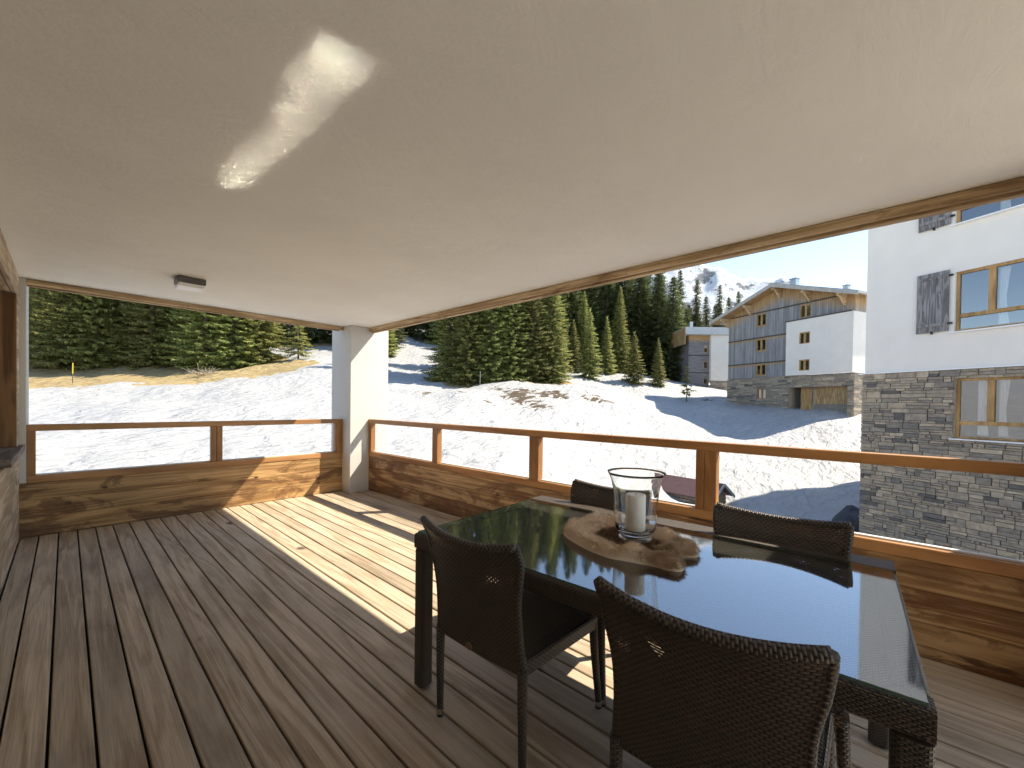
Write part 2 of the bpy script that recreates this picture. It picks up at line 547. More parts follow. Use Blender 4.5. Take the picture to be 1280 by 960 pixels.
TREES = dict(
    left=[(-2.1, 70.8, 20, 3.4), (-0.0, 64.8, 21, 3.6), (2.3, 63.0, 19, 3.4), (4.7, 63.3, 21, 3.2), (6.4, 58.5, 17, 3), (8.7, 58.2, 19, 3), (10.1, 53.6, 18, 3.2), (12.2, 52.1, 16, 2.9), (14.3, 51.3, 17, 2.7)],
    leftback=[(-1.5, 79.2, 24, 3.6), (1.6, 77.2, 24, 3.4), (4.8, 75.1, 25, 3.5), (9.0, 69.1, 23, 3.3), (11.6, 67.6, 24, 3.3), (13.9, 63.6, 22, 3.2), (16.6, 63.6, 23, 3.2), (19.5, 61.9, 22, 3.2), (22.7, 61.3, 22, 3.2), (25.6, 61.1, 22, 3.2)],
    lane=[(27.8, 58.7, 20, 3.4), (29.4, 54.0, 19, 3.2), (34.0, 57.8, 20, 3.2), (43.2, 65.5, 18, 3.2), (44.8, 60.8, 20, 3.3), (35.5, 68.1, 22, 3.4)],
    front=[(27.8, 34.8, 16, 3), (27.6, 31.4, 13, 2.7), (29.8, 30.4, 15, 3), (31.7, 29.0, 15.5, 2.9), (33.5, 27.8, 15, 2.7), (35.4, 26.5, 13.6, 2.5)],
    frontback=[(32.2, 34.5, 18, 3.2), (36.1, 31.7, 18, 3), (39.1, 37.2, 20, 3.2)],
    mid=[(44.2, 27.2, 8.8, 1.9), (50.9, 28.7, 8, 1.6), (47.9, 23.1, 6.6, 1.75), (50.9, 21.3, 6, 1.3), (47.0, 31.6, 7.2, 1.6), (54.8, 28.9, 13, 2.3), (53.0, 33.9, 12, 2)],
    forest=[(49.9, 37.3, 20, 3.2), (55.0, 37.6, 21, 3.3), (58.7, 36.5, 21, 3.2), (62.4, 35.4, 21.5, 3.1), (62.6, 32.2, 20.5, 3), (68.4, 31.8, 22, 3.2), (66.4, 28.0, 20.5, 3.2), (64.0, 24.7, 16.5, 3.1), (73.0, 26.7, 19.5, 2.6), (81.1, 26.7, 20, 2.4), (88.9, 27.0, 17, 2.6), (88.3, 24.7, 19.5, 2.4), (94.0, 24.4, 17, 2.5), (100.0, 23.7, 18.5, 2.5), (86.0, 29.5, 15, 2.6), (97.0, 26.5, 14, 2.6), (55.8, 45.6, 23, 3.4), (54.6, 49.9, 23, 3.4), (67.9, 44.2, 23, 3.2), (76.2, 41.0, 24.5, 3.2), (80.7, 36.1, 23.5, 3), (67.6, 23.7, 12, 2.5)])
SMALL_SPRUCE = [(29.6, 50.9, 7.0, 2.2)]
_fr = random.Random(17)
FILL = []
for (x0, y0, x1, y1, n, hh) in ((60, 52, 100, 40, 9, 24), (56, 56, 92, 52, 8, 25), (62, 66, 80, 60, 5, 25), (47, 42, 66, 30, 6, 17), (76, 32, 108, 21, 12, 14.5), (50, 74, 62, 68, 3, 25), (-10, 92, 26, 78, 9, 25)):
    for i in range(n):
        t = (i + _fr.uniform(.2, .8)) / n
        FILL.append((round(x0 + (x1 - x0) * t + _fr.uniform(-1, 1), 1), round(y0 + (y1 - y0) * t + _fr.uniform(-2, 2), 1), round(hh * _fr.uniform(.8, 1.08), 1), round(_fr.uniform(3.2, 4.1), 1)))
BUSHY = [(17.5, 48.5, 4.6, 1.9)]

# polar grid: fine near the terrace, coarse far away
rings = np.concatenate([np.linspace(0.5, 4, 4), 4 * (300 / 4) ** (np.arange(1, 190) / 189.0)])
NA = 400
ang = np.arange(NA) * 2 * math.pi / NA
gx = (rings[:, None] * np.sin(ang)[None, :]).ravel()
gy = (rings[:, None] * np.cos(ang)[None, :]).ravel()
gzv = ground(np.stack([gx, gy], 1))
grass_line = [(-40, 86), (-8.1, 66.5), (-2.4, 60.2), (3.9, 53.9), (9.6, 48.8), (14.3, 46.2), (17.8, 46.2)]
gl_half = [10.5, 10.0, 9.6, 9.2, 8.2, 5.4, 1.4]
bare = np.zeros(len(gx))


def seg_field(px, py, pts, half):
    best = np.full(len(px), -9.0)
    for (a, b, ha, hb) in zip(pts, pts[1:], half, half[1:]):
        a = np.array(a, float); b = np.array(b, float)
        d = b - a
        t = np.clip(((px - a[0]) * d[0] + (py - a[1]) * d[1]) / (d @ d), 0, 1)
        dist = np.hypot(px - a[0] - t * d[0], py - a[1] - t * d[1])
        best = np.maximum(best, 1 - dist / (ha + (hb - ha) * t))
    return best


bare = np.maximum(bare, np.clip(seg_field(gx, gy, grass_line, gl_half) * 1.35, 0, 1))
tl = [t for kk in ('left', 'leftback', 'front') for t in TREES[kk]]
for (tx, ty, th, tr) in tl:
    bare = np.maximum(bare, np.clip((1 - np.hypot(gx - tx, gy - ty) / (tr * 1.25)) * 2.0, 0, 0.9))
patchy = np.zeros(len(gx))
for (pxx, pyy, rr, ww) in [(26.1, 25.6, 2.2, .8), (25.5, 22.4, 2.8, 1), (24.9, 20.2, 2.2, .9), (29.0, 21.7, 2.4, 1), (32.2, 19.6, 2.4, .8), (33.0, 18.2, 1.6, .8), (19.8, 27.3, 1.6, .8), (21.5, 25.4, 1.4, .8), (21.7, 22.2, 1.0, .9), (35.5, 23.4, 2.2, .9), (27.5, 23.8, 2.0, .9), (38.5, 22.5, 1.8, .7), (49.5, 15.0, 2.0, .8)]:
    patchy = np.maximum(patchy, ww * np.clip(1.25 - np.hypot(gx - pxx, gy - pyy) / rr, 0, 1))
for i in range(len(gx)):
    x, y = gx[i], gy[i]
    r = math.hypot(x, y)
    if r < 130:
        h = mnoise.fractal(Vector((x * 0.22, y * 0.22, 3.1)), 0.9, 2.1, 4) * 0.36
        h += mnoise.noise(Vector((x * 1.3, y * 1.3, 7.7))) * 0.055
        h += abs(mnoise.noise(Vector((x * 0.62 + y * .3, y * 0.75, 1.7)))) * 0.13
        gzv[i] += h * min(1, (r - 3) / 6 if r > 3 else 0)
    else:
        gzv[i] += mnoise.fractal(Vector((x * 0.03, y * 0.03, 3.1)), 0.9, 2.1, 4) * 3 * min(1, (r - 130) / 60)
gzv -= bare * 0.10
gzv -= 0.55 * np.exp(-(((gx - 21.6) / 2.2) ** 2 + ((gy - 7.0) / 3.0) ** 2))      # scoured hollow round the hut
nR = len(rings)
tv = np.stack([gx, gy, gzv], 1).tolist() + [(0, 0, gz(0, 0))]
tf = []
for i in range(nR - 1):
    for j in range(NA):
        j2 = (j + 1) % NA
        tf.append((i * NA + j, (i + 1) * NA + j, (i + 1) * NA + j2, i * NA + j2))
for j in range(NA):
    tf.append((nR * NA, j, (j + 1) % NA))
me = bpy.data.meshes.new('snow_ground')
me.from_pydata(tv, [], tf)
me.polygons.foreach_set('use_smooth', [True] * len(me.polygons))
for nm, arr in (('bare', bare), ('patchy', patchy)):
    at = me.attributes.new(nm, 'FLOAT', 'POINT')
    at.data.foreach_set('value', list(arr) + [0.0])
k = NM('spring_snow')
c = k.coord()
at1 = k.n('Attribute', attribute_name='bare').outputs['Fac']
at2 = k.n('Attribute', attribute_name='patchy').outputs['Fac']
n_big = k.noise(c, 0.5, 9, 0.62, 0.3)
n_med = k.noise(c, 2.2, 6, 0.6)
m1 = k.ramp(k.math('ADD', at1, k.math('MULTIPLY_ADD', n_big, 2.0, -1.0)), [(0.47, 0.0), (0.53, 1.0)])
streak = k.noise(k.coord((0.55, 1.5, 1.0), rot=(0, 0, -0.55)), 1.5, 9, 0.66, 0.5)
m2 = k.ramp(k.math('ADD', k.math('MULTIPLY', at2, 0.66), k.math('MULTIPLY_ADD', streak, 1.6, -0.8)), [(0.47, 0.0), (0.515, 1.0)])
barem = k.math('MAXIMUM', m1, m2)
snowc = k.mix((0.345, 0.349, 0.358), (0.42, 0.422, 0.428), k.ramp(n_med, [(0.3, 0.0), (0.7, 1.0)]))
spk = k.n('TexVoronoi'); spk.inputs['Scale'].default_value = 3.4; k.l(c, spk.inputs['Vector'])
sp1 = k.ramp(spk.outputs['Distance'], [(0.07, 1.0), (0.15, 0.0)])
spm = k.math('MULTIPLY', sp1, k.ramp(k.noise(c, 0.8, 6, 0.7), [(0.5, 0.0), (0.66, 0.7)]))
snowc = k.mix(snowc, (0.25, 0.235, 0.22), spm)
fine = k.ramp(k.noise(c, 9, 6, 0.75), [(0.6, 0.0), (0.78, 0.16)])
snowc = k.mix(snowc, (0.36, 0.36, 0.38), fine)
gn = k.noise(c, 1.3, 8, 0.7)
gf = k.noise(k.coord((1, 1, 3)), 14, 5, 0.75)
grass = k.mix(k.ramp(gn, [(0.3, (0.24, 0.175, 0.085)), (0.55, (0.42, 0.32, 0.17)), (0.75, (0.36, 0.30, 0.135))]), k.ramp(gf, [(0.3, 0.45), (0.7, 1.25)]), 1.0, 'MULTIPLY')
soil_or_gap_shade = k.ramp(gf, [(0.3, (0.045, 0.034, 0.025)), (0.7, (0.13, 0.095, 0.066))])
grass = k.mix(grass, soil_or_gap_shade, m2)
k.set(k.mix(snowc, grass, barem), k.math('MULTIPLY_ADD', barem, 0.35, 0.6), 0, 0.25)
hs = k.math('ADD', k.noise(k.coord((1.0, 1.9, 1.0), rot=(0, 0, 0.6)), 1.1, 6, 0.5, 0.5), k.math('MULTIPLY', k.noise(c, 7, 3, 0.5), 0.10))
k.bump(hs, 1.0, 0.34)
me.materials.append(k.m)
go = bpy.data.objects.new('snow_ground', me)
COL.objects.link(go)
tag(go, kind='structure')

# mountain behind the forest
MD = Vector((0.9563, 0.2923)); ML = Vector((0.2923, -0.9563))
mb = MB()
NU, NV = 150, 60
pts = []
for j in range(NV):
    for i in range(NU):
        a = -1500 + 3000 * i / (NU - 1)
        b = -900 + 1300 * j / (NV - 1)
        ridge = 1120 - 0.40 * max(a + 250, 0) - 0.1 * max(-a - 250, 0) + 60 * mnoise.fractal(Vector((a * 0.0045, 2.3, 0)), 1, 2, 5)
        x = 1 - abs(b) / 1000
        h = ridge * max(0, x) ** 1.15 + 85 * mnoise.ridged_multi_fractal(Vector((a * 0.0026, b * 0.0026, 5)), 1.0, 2.1, 6, 1.0, 2.0) * (0.35 + 0.65 * max(0, x)) - 190
        P = MD * (3000 + b) + ML * a
        pts.append((P.x, P.y, h))
mb.v = pts
for j in range(NV - 1):
    for i in range(NU - 1):
        mb.f.append((j * NU + i, j * NU + i + 1, (j + 1) * NU + i + 1, (j + 1) * NU + i)); mb.uv.append(None)
k = NM('snowy_rock')
ge = k.n('NewGeometry'); sp = k.n('SeparateXYZ'); k.l(ge.outputs['Normal'], sp.inputs[0])
nn = k.noise(k.coord(), 0.012, 9, 0.68)
f = k.math('ADD', sp.outputs[2], k.math('MULTIPLY_ADD', nn, 1.5, -0.75))
k.set(k.ramp(f, [(0.43, (0.16, 0.17, 0.20)), (0.53, (0.62, 0.64, 0.68))]), 0.85)
k.bump(k.noise(k.coord(), 0.02, 8, 0.7), 1.0, 18)
tag(mb.build('mountain', k.m, smooth=True), kind='structure')

# ------------------------------------------------------------------ terrace: deck, ceiling, walls
XR, YB, ZC = 3.124, 6.071, 2.4935
XL, YE = -0.295, -3.4
mb = MB()
prof = [(0, 0.0), (0, -0.024), (1, -0.024), (1, 0.0)]
for i in range(27):
    x0 = -0.3035 + i * 0.1285 + 0.004
    x1 = x0 + 0.1190
    x0 = max(x0, XL + 0.003); x1 = min(x1, XR + 0.02)
    if x1 - x0 < 0.02: continue
    cuts = [YE, YB + 0.02]
    if i in (9, 4, 14, 20, 23): cuts.insert(1, {9: 0.86, 4: -0.4, 14: 3.4, 20: 2.1, 23: 0.6}[i])
    for a, b in zip(cuts, cuts[1:]):
        dz = R.uniform(-0.0012, 0.0012)
        tw = R.uniform(-0.0008, 0.0008)
        mb.box(x0, x1, a + 0.0012, b - 0.0012, -0.026, dz, 0.0035)
        # slight cupping of the board
        for vi in range(len(mb.v) - 24, len(mb.v)):
            x, y, z = mb.v[vi]
            if z > -0.01:
                mb.v[vi] = (x, y, z + tw * (1 if x > (x0 + x1) / 2 else -1))
deck = mb.build('deck', M['deck'])
tag(deck, kind='structure')
mb = MB()
mb.box(XL, XR + 0.07, YE, YB + 0.07, -0.35, -0.05)
mb.build('deck_underlay', M['soil_or_gap_shade'], deck)  # dark sheet, shade below the board gaps put into its colour

mb = MB()
mb.box(XL - 0.6, 3.19, YE - 0.3, 6.16, ZC, 2.85)
tag(mb.build('ceiling', M['ceiling']), kind='structure')

pl = MB()
pl.box(2.8326, 3.4545, 5.8411, 6.47, -3.2, ZC - 0.001, 0.006)
tag(pl.build('pillar', M['white_plaster']), 'white plastered square pillar in the corner between the two railings', 'pillar')
pl = MB()
pl.box(2.8826, 3.62, -0.98, -0.61, -3.2, ZC - 0.001, 0.006)
tag(pl.build('pillar', M['white_plaster']), 'white plastered pillar at the near end of the long railing, beside the table end', 'pillar')

# house behind and above the terrace
hs = thing('apartment_house', 'white rendered house carrying the terrace, above the plastered ceiling', 'house')
mb = MB()
mb.box(-9, 3.12, YE - .3, 6.1, 2.852, 5.8)
mb.box(-9, XL - 0.62, YE, 6.1, -3, 2.85)
mb.build('upper_wall', M['render'], hs)
mb = MB()
mb.box(-0.5, 3.25, YE + 0.1, 6.2, -0.75, -0.36)
mb.build('floor_slab', M['render'], hs)

# fascia beams
b1 = thing('timber_fascia', 'long aged timber fascia under the ceiling edge above the long railing', 'beam')
mb = MB(); mb.box(XR, XR + 0.034, -0.607, 5.838, 2.436, 2.488, 0.003)
mb.build('inner_board', M['beam_y'], b1)
mb = MB(); mb.box(XR + 0.040, XR + 0.092, -0.607, 5.838, 2.420, 2.490, 0.003)
mb.build('outer_board', M['beam_y'], b1)
b2 = thing('timber_fascia', 'shorter timber fascia under the ceiling edge on the forest side, left of the pillar', 'beam')
mb = MB(); mb.box(-0.25, 2.83, YB, YB + 0.034, 2.440, 2.488, 0.003)
mb.build('inner_board', M['beam_x'], b2)
mb = MB(); mb.box(-0.25, 2.79, YB + 0.040, YB + 0.085, 2.428, 2.490, 0.003)
mb.build('outer_board', M['beam_x'], b2)

# left wall with deep opening
lw = thing('timber_wall', 'pale timber clad house wall with a deep window opening along the deck', 'wall')
mb = MB()
z = 0.02
for hgt in (0.20, 0.215, 0.21, 0.20):
    for (a, b) in ((YE, 2.3), (2.304, 5.75)):
        mb.box(XL - 0.03, XL, a, b, z, z + hgt - 0.003, 0.003)
    z += hgt
mb.build('cladding', M['pale_y'], lw)
mb = MB(); mb.box(XL - 0.62, XL - 0.032, YE, 6.05, -0.3, 0.845)
mb.build('wall_core', M['white_plaster'], lw)
mb = MB(); mb.box(XL - 0.45, XL + 0.035, 4.62, 6.05, 0.848, 0.905, 0.004)
mb.build('sill', M['sill'], lw)
mb = MB(); mb.box(XL - 0.03, XL, YE, 6.045, 2.285, ZC - 0.002, 0.003); mb.box(XL - 0.4, XL - 0.034, YE, 5.75, 2.29, ZC - 0.002)
mb.build('lintel', M['pale_y'], lw)
mb = MB(); mb.box(XL - 0.45, XL - 0.003, 5.752, 5.80, 0.907, 2.283)
mb.build('jamb', M['jamb'], lw)
mb = MB(); mb.box(XL - 0.4, XL, 5.803, 6.045, 0.907, 2.282, 0.003); mb.box(XL - 0.03, XL - 0.001, 5.754, 6.045, 0.02, 0.845, 0.002)
mb.build('corner_board', M['pale_y'], lw)
mb = MB(); mb.box(XL - 0.62, XL - 0.40, YE, 3.2, 0.85, 2.28); mb.box(XL - 0.62, XL - 0.44, 3.2, 5.75, 0.85, 2.28)
mb.build('back_panel', M['jamb'], lw)
mb = MB(); mb.box(XL - 0.35, -0.253, 6.074, 6.45, 0.53, ZC - 0.001, 0.004)
tag(mb.build('wall_pier', M['white_plaster']), 'narrow white plaster pier at the far end of the timber clad wall', 'pier')


# railings -----------------------------------------------------------
def railing(label, axis, a0, a1, inner, sign, posts, panes, wood_mat):
    t = thing('railing', label, 'railing')

    def bx(mbb, u0, u1, d0, d1, z0, z1, c=0.004):
        if axis == 'Y': mbb.box(inner + d0, inner + d1, u0, u1, z0, z1, c)
        else: mbb.box(u0, u1, inner + d0, inner + d1, z0, z1, c)
    q = MB(); bx(q, a0, a1, 0, 0.082, 1.030, 1.0934); q.build('top_rail', M['frame_' + axis], t)
    q = MB(); bx(q, a0, a1, 0, 0.078, 0.529, 0.597); q.build('bottom_rail', M['frame_' + axis], t)
    for (p0, p1) in posts:
        q = MB(); bx(q, p0, p1, 0.001, 0.077, 0.5975, 1.0295); q.build('post', M['frame'], t)
    for (p0, p1) in panes:
        q = MB()
        if axis == 'Y': q.face([(inner + .053, p0, .5985), (inner + .053, p1, .5985), (inner + .053, p1, 1.029), (inner + .053, p0, 1.029)])
        else: q.face([(p0, inner + .053, .5985), (p1, inner + .053, .5985), (p1, inner + .053, 1.029), (p0, inner + .053, 1.029)])
        q.build('glass_pane', M['pane'], t, fix=False)
        q = MB()
        bx(q, p0, p1, 0.044, 0.0495, 0.5975, 0.6065, 0)
        bx(q, p0, p1, 0.0565, 0.075, 0.5975, 0.6065, 0)
        q.build('glazing_bead', M['white_metal'], t)
    q = MB()
    zz = [0.004, 0.19, 0.365, 0.5285]
    for i in range(3):
        bx(q, a0 - (0.15 if axis == 'X' else 0), a1, 0.006 + R.uniform(0, .002), 0.05, zz[i], zz[i + 1] - 0.0015, 0.003)
    q.build('timber_parapet', wood_mat, t)
    q = MB(); bx(q, a0 - (0.15 if axis == 'X' else 0), a1, 0.0505, 0.08, -0.5, 0.5280, 0.0); q.build('outer_boards', wood_mat, t)
    return t


for ax in 'XY':
    M['frame_' + ax] = wood('varnished_frame_wood_' + ax.lower(), (0.33, 0.155, 0.062), (0.47, 0.240, 0.100), ax, 12, 14, 0.4, 3.0, bump=0.08)
railing('long timber and glass railing beside the table, running from the pillar past the stone building', 'Y', -0.608, 5.839, XR, 1,
        [(5.762, 5.838), (4.118, 4.223), (2.497, 2.617), (0.951, 1.010), (0.868, 0.948)],
        [(4.223, 5.762), (2.617, 4.118), (1.010, 2.497), (-0.608, 0.868)], M['parapet_y'])
railing('shorter timber and glass railing left of the pillar, facing the grassy forest edge', 'X', -0.252, 2.8305, YB, 1,
        [(-0.2515, -0.196), (1.195, 1.250), (1.253, 1.312), (2.722, 2.830)],
        [(-0.196, 1.195), (1.312, 2.722)], M['parapet_x'])

# ceiling lamp
cl = thing('ceiling_lamp', 'small square ceiling lamp with dark metal frame and opal diffuser', 'ceiling lamp', (0.79, 4.875, ZC))
q = MB(); q.box(-0.105, 0.105, -0.105, 0.105, -0.055, -0.001, 0.004); q.build('housing', M['dark_metal'], cl)
q = MB(); q.box(-0.098, 0.098, -0.098, 0.098, -0.092, -0.056, 0.008); q.build('diffuser', M['diffuser'], cl)

# ------------------------------------------------------------------ table
TR = math.radians(2.6)
tb = thing('dining_table', 'dark wicker dining table with a mirror-like glass top', 'table', (1.676, 0.795, 0), TR)
TX, TY = 0.522, 0.868


def uvbox(mb, x0, x1, y0, y1, z0, z1, c=0.012):
    """box with metric uv on every face, softened by small corner strips"""
    for (o, u, v) in (((x0, y0, z0), (x1 - x0, 0, 0), (0, 0, z1 - z0)), ((x0, y1, z0), (x1 - x0, 0, 0), (0, 0, z1 - z0)),
                      ((x0, y0, z0), (0, y1 - y0, 0), (0, 0, z1 - z0)), ((x1, y0, z0), (0, y1 - y0, 0), (0, 0, z1 - z0)),
                      ((x0, y0, z0), (x1 - x0, 0, 0), (0, y1 - y0, 0)), ((x0, y0, z1), (x1 - x0, 0, 0), (0, y1 - y0, 0))):
        o, u, v = Vector(o), Vector(u), Vector(v)
        lu, lv = u.length, v.length
        mb.face([o, o + u, o + u + v, o + v], [(0, 0), (lu, 0), (lu, lv), (0, lv)])


def rbar(mb, cx, cy, z0, z1, w, r=0.016, n=4):
    """vertical square bar with rounded corners and metric uv"""
    ring = []
    for q, (sx, sy) in enumerate(((1, 1), (-1, 1), (-1, -1), (1, -1))):
        for i in range(n + 1):
            a = math.pi / 2 * (q + i / n)
            ring.append((cx + sx * (w / 2 - r) + r * math.cos(a), cy + sy * (w / 2 - r) + r * math.sin(a)))
    per = 0
    for i, p in enumerate(ring):
        p2 = ring[(i + 1) % len(ring)]
        d = math.hypot(p2[0] - p[0], p2[1] - p[1])
        mb.face([(*p, z0), (*p2, z0), (*p2, z1), (*p, z1)], [(per, z0), (per + d, z0), (per + d, z1), (per, z1)])
        per += d
    mb.face([(*p, z0) for p in reversed(ring)]); mb.face([(*p, z1) for p in ring])


def hbar(mb, p0, p1, w, h, r=0.012, n=4):
    """horizontal rounded bar from p0 to p1 (top centre line), metric uv"""
    p0, p1 = Vector(p0), Vector(p1)
    d = (p1 - p0).normalized()
    sd = Vector((-d.y, d.x, 0))
    ring = []
    for q, (sx, sz) in enumerate(((1, 1), (-1, 1), (-1, -1), (1, -1))):
        for i in range(n + 1):
            a = math.pi / 2 * (q + i / n)
            ring.append((sx * (w / 2 - r) + r * math.cos(a), -h / 2 + sz * (h / 2 - r) + r * math.sin(a)))
    L = (p1 - p0).length
    per = 0
    for i, a in enumerate(ring):
        b = ring[(i + 1) % len(ring)]
        dd = math.hypot(b[0] - a[0], b[1] - a[1])
        A = [p0 + sd * a[0] + Vector((0, 0, a[1])), p0 + sd * b[0] + Vector((0, 0, b[1]))]
        B = [p + d * L for p in A]
        mb.face([A[0], A[1], B[1], B[0]], [(0, per), (0, per + dd), (L, per + dd), (L, per)])
        per += dd
    mb.face([p0 + sd * a[0] + Vector((0, 0, a[1])) for a in ring]); mb.face([p1 + sd * a[0] + Vector((0, 0, a[1])) for a in reversed(ring)])


LW = 0.068
q = MB()
hbar(q, (-TX + LW / 2, -TY, 0.7300), (-TX + LW / 2, TY, 0.7300), LW, 0.072)
hbar(q, (TX - LW / 2, -TY, 0.7300), (TX - LW / 2, TY, 0.7300), LW, 0.072)
hbar(q, (-TX + LW + 0.001, -TY + LW / 2, 0.7295), (TX - LW - 0.001, -TY + LW / 2, 0.7295), LW, 0.071)
hbar(q, (-TX + LW + 0.001, TY - LW / 2, 0.7295), (TX - LW - 0.001, TY - LW / 2, 0.7295), LW, 0.071)
hbar(q, (TX - 0.066, -TY + 0.002, 0.7398), (TX - 0.066, TY - 0.002, 0.7398), 0.128, 0.022, 0.006)  # added wicker rim, covers the glass edge to narrow its ceiling sun patch
q.build('frame', M['wicker_frame'], tb, fix=True)
q = MB()
q.face([(-TX + LW, -TY + LW, 0.722), (TX - LW, -TY + LW, 0.722), (TX - LW, TY - LW, 0.722), (-TX + LW, TY - LW, 0.722)],
       [(0, 0), (2 * TX, 0), (2 * TX, 2 * TY), (0, 2 * TY)])
q.face([(-TX + LW, -TY + LW, 0.716), (-TX + LW, TY - LW, 0.716), (TX - LW, TY - LW, 0.716), (TX - LW, -TY + LW, 0.716)],
       [(0, 0), (2 * TY, 0), (2 * TY, 2 * TX), (0, 2 * TX)])
q.build('woven_panel', M['wicker_frame'], tb, fix=False)
q = MB()
ADDED_RIM = 0.134  # glass cut short by the added rim, trimming the light it reflects
g_ = [(-TX + .012, -TY + .012), (TX - ADDED_RIM, -TY + .012), (TX - ADDED_RIM, TY - .012), (-TX + .012, TY - .012)]
q.face([(*p, 0.7395) for p in g_])
gt = q.build('glass_top', M['table_glass'], tb, fix=False)
q = MB()
for p, p2 in zip(g_, g_[1:] + g_[:1]): q.face([(*p, 0.7315), (*p2, 0.7315), (*p2, 0.7393), (*p, 0.7393)])
q.build('glass_edge', M['glass_edge'], gt)
for sx in (-1, 1):
    for sy in (-1, 1):
        q = MB(); rbar(q, sx * (TX - LW / 2), sy * (TY - LW / 2), 0.012, 0.655, LW)
        lg = q.build('leg', M['wicker_frame'], tb)
        q = MB(); rbar(q, sx * (TX - LW / 2), sy * (TY - LW / 2), 0.0, 0.0115, LW * 0.6, 0.01)
        q.build('foot', M['black'], lg)


# ------------------------------------------------------------------ chairs
def smoothstep(a, b, x):
    t = min(1, max(0, (x - a) / (b - a)))
    return t * t * (3 - 2 * t)


def make_chair():
    t = thing('wicker_chair', 'x', 'chair', group='dark wicker chairs round the glass table')
    NU, NV = 22, 22

    def back(u, v, off):
        z = 0.385 + (0.836 + 0.028 * u * u - 0.385) * v
        w = 0.232 - 0.012 * math.sin(math.pi * min(1, v / 0.75)) + 0.023 * smoothstep(0.5, 1.0, v)
        lean = -0.045 * v - 0.025 * max(0, v - .35) ** 1.6
        curve = -0.036 * (1 - u * u) * (0.25 + 0.75 * v)
        roll = -0.022 * smoothstep(0.86, 1.0, v)
        return Vector((-0.225 + lean + curve + roll - off, u * w, z))
    q = MB()
    for off, fl in ((0.0, False), (0.022, True)):
        for i in range(NU):
            for j in range(NV):
                us = [-1 + 2 * i / NU, -1 + 2 * (i + 1) / NU]
                vs = [j / NV, (j + 1) / NV]
                P = [back(us[0], vs[0], off), back(us[1], vs[0], off), back(us[1], vs[1], off), back(us[0], vs[1], off)]
                uv = [(p_u * 0.26 + 0.3, p_v * 0.47) for p_u, p_v in ((us[0], vs[0]), (us[1], vs[0]), (us[1], vs[1]), (us[0], vs[1]))]
                if fl: P.reverse(); uv.reverse()
                q.face(P, uv)
    q.build('backrest', M['wicker_back'], t, smooth=True, fix=False)
    q = MB()
    top = [back(-1 + 2 * i / 24, 1.0, 0.011) for i in range(25)]
    q.tube(top, 0.0165, 8)
    for sd in (-1, 1):
        side = [back(sd, v / 16, 0.011) for v in range(17)]
        q.tube(side, 0.0135, 8)
    bot = [back(-1 + 2 * i / 16, 0.0, 0.011) for i in range(17)]
    q.tube(bot, 0.013, 8)
    bo = q.build('border', M['wicker'], t, smooth=True)
    # seat: rounded slab, front edge rolled down
    q = MB()
    NX, NY = 14, 12

    def seat(a, b, top):
        x = -0.235 + 0.495 * a
        w = 0.225 + 0.018 * a
        z = 0.432 - 0.012 * math.sin(math.pi * a) * math.cos(b * math.pi / 2) - 0.030 * smoothstep(0.86, 1.0, a)
        if abs(b) > 0.9: z -= 0.012 * (abs(b) - 0.9) / 0.1
        if not top: z = min(z - 0.018, 0.402)
        return Vector((x, w * b, z))
    for tp in (True, False):
        for i in range(NX):
            for j in range(NY):
                A = [i / NX, (i + 1) / NX]; B = [-1 + 2 * j / NY, -1 + 2 * (j + 1) / NY]
                P = [seat(A[0], B[0], tp), seat(A[1], B[0], tp), seat(A[1], B[1], tp), seat(A[0], B[1], tp)]
                uv = [(p.y + .3, p.x + .3) for p in P]
                if not tp: P.reverse(); uv.reverse()
                q.face(P, uv)
    q.build('seat', M['wicker'], t, smooth=True, fix=False)
    q = MB()
    for sd in (-1, 1):
        hbar(q, (-0.225, sd * 0.225, 0.425), (0.255, sd * 0.243, 0.412), 0.026, 0.058, 0.011)
    hbar(q, (0.252, -0.240, 0.409), (0.252, 0.240, 0.409), 0.026, 0.052, 0.011)
    q.build('seat_frame', M['wicker'], t)
    for sx, sy in ((-1, -1), (-1, 1), (1, -1), (1, 1)):
        q = MB()
        if sx < 0:
            P = [(-0.238, sy * 0.228, 0.40), (-0.238, sy * 0.229, 0.25), (-0.235, sy * 0.230, 0.032)]
        else:
            P = [(0.245, sy * 0.238, 0.385), (0.250, sy * 0.245, 0.25), (0.262, sy * 0.262, 0.032)]
        q.tube(P, [0.0195, 0.0175, 0.0145], 10)
        lg = q.build('leg', M['wicker'], t, smooth=True)
        e = P[-1]
        q = MB(); q.lathe([(0.0150, 0.010), (0.0160, 0.012), (0.0165, 0.033), (0.0152, 0.034)], 14, (e[0], e[1], 0))
        q.build('metal_cap', M['chrome'], lg, smooth=False)
        q = MB(); q.lathe([(0.013, 0.0), (0.0145, 0.002), (0.0145, 0.0095)], 14, (e[0], e[1], 0))
        q.build('glide', M['black'], lg)
    # small round maker's tag on the back, bare metal
    q = MB(); q.lathe([(0.017, 0.0), (0.017, 0.004), (0.012, 0.006)], 18)
    q.v = [(-0.284 - z, x, 0.415 + y * 0.8) for x, y, z in q.v]
    q.build('tag', M['leather'], t)
    return t


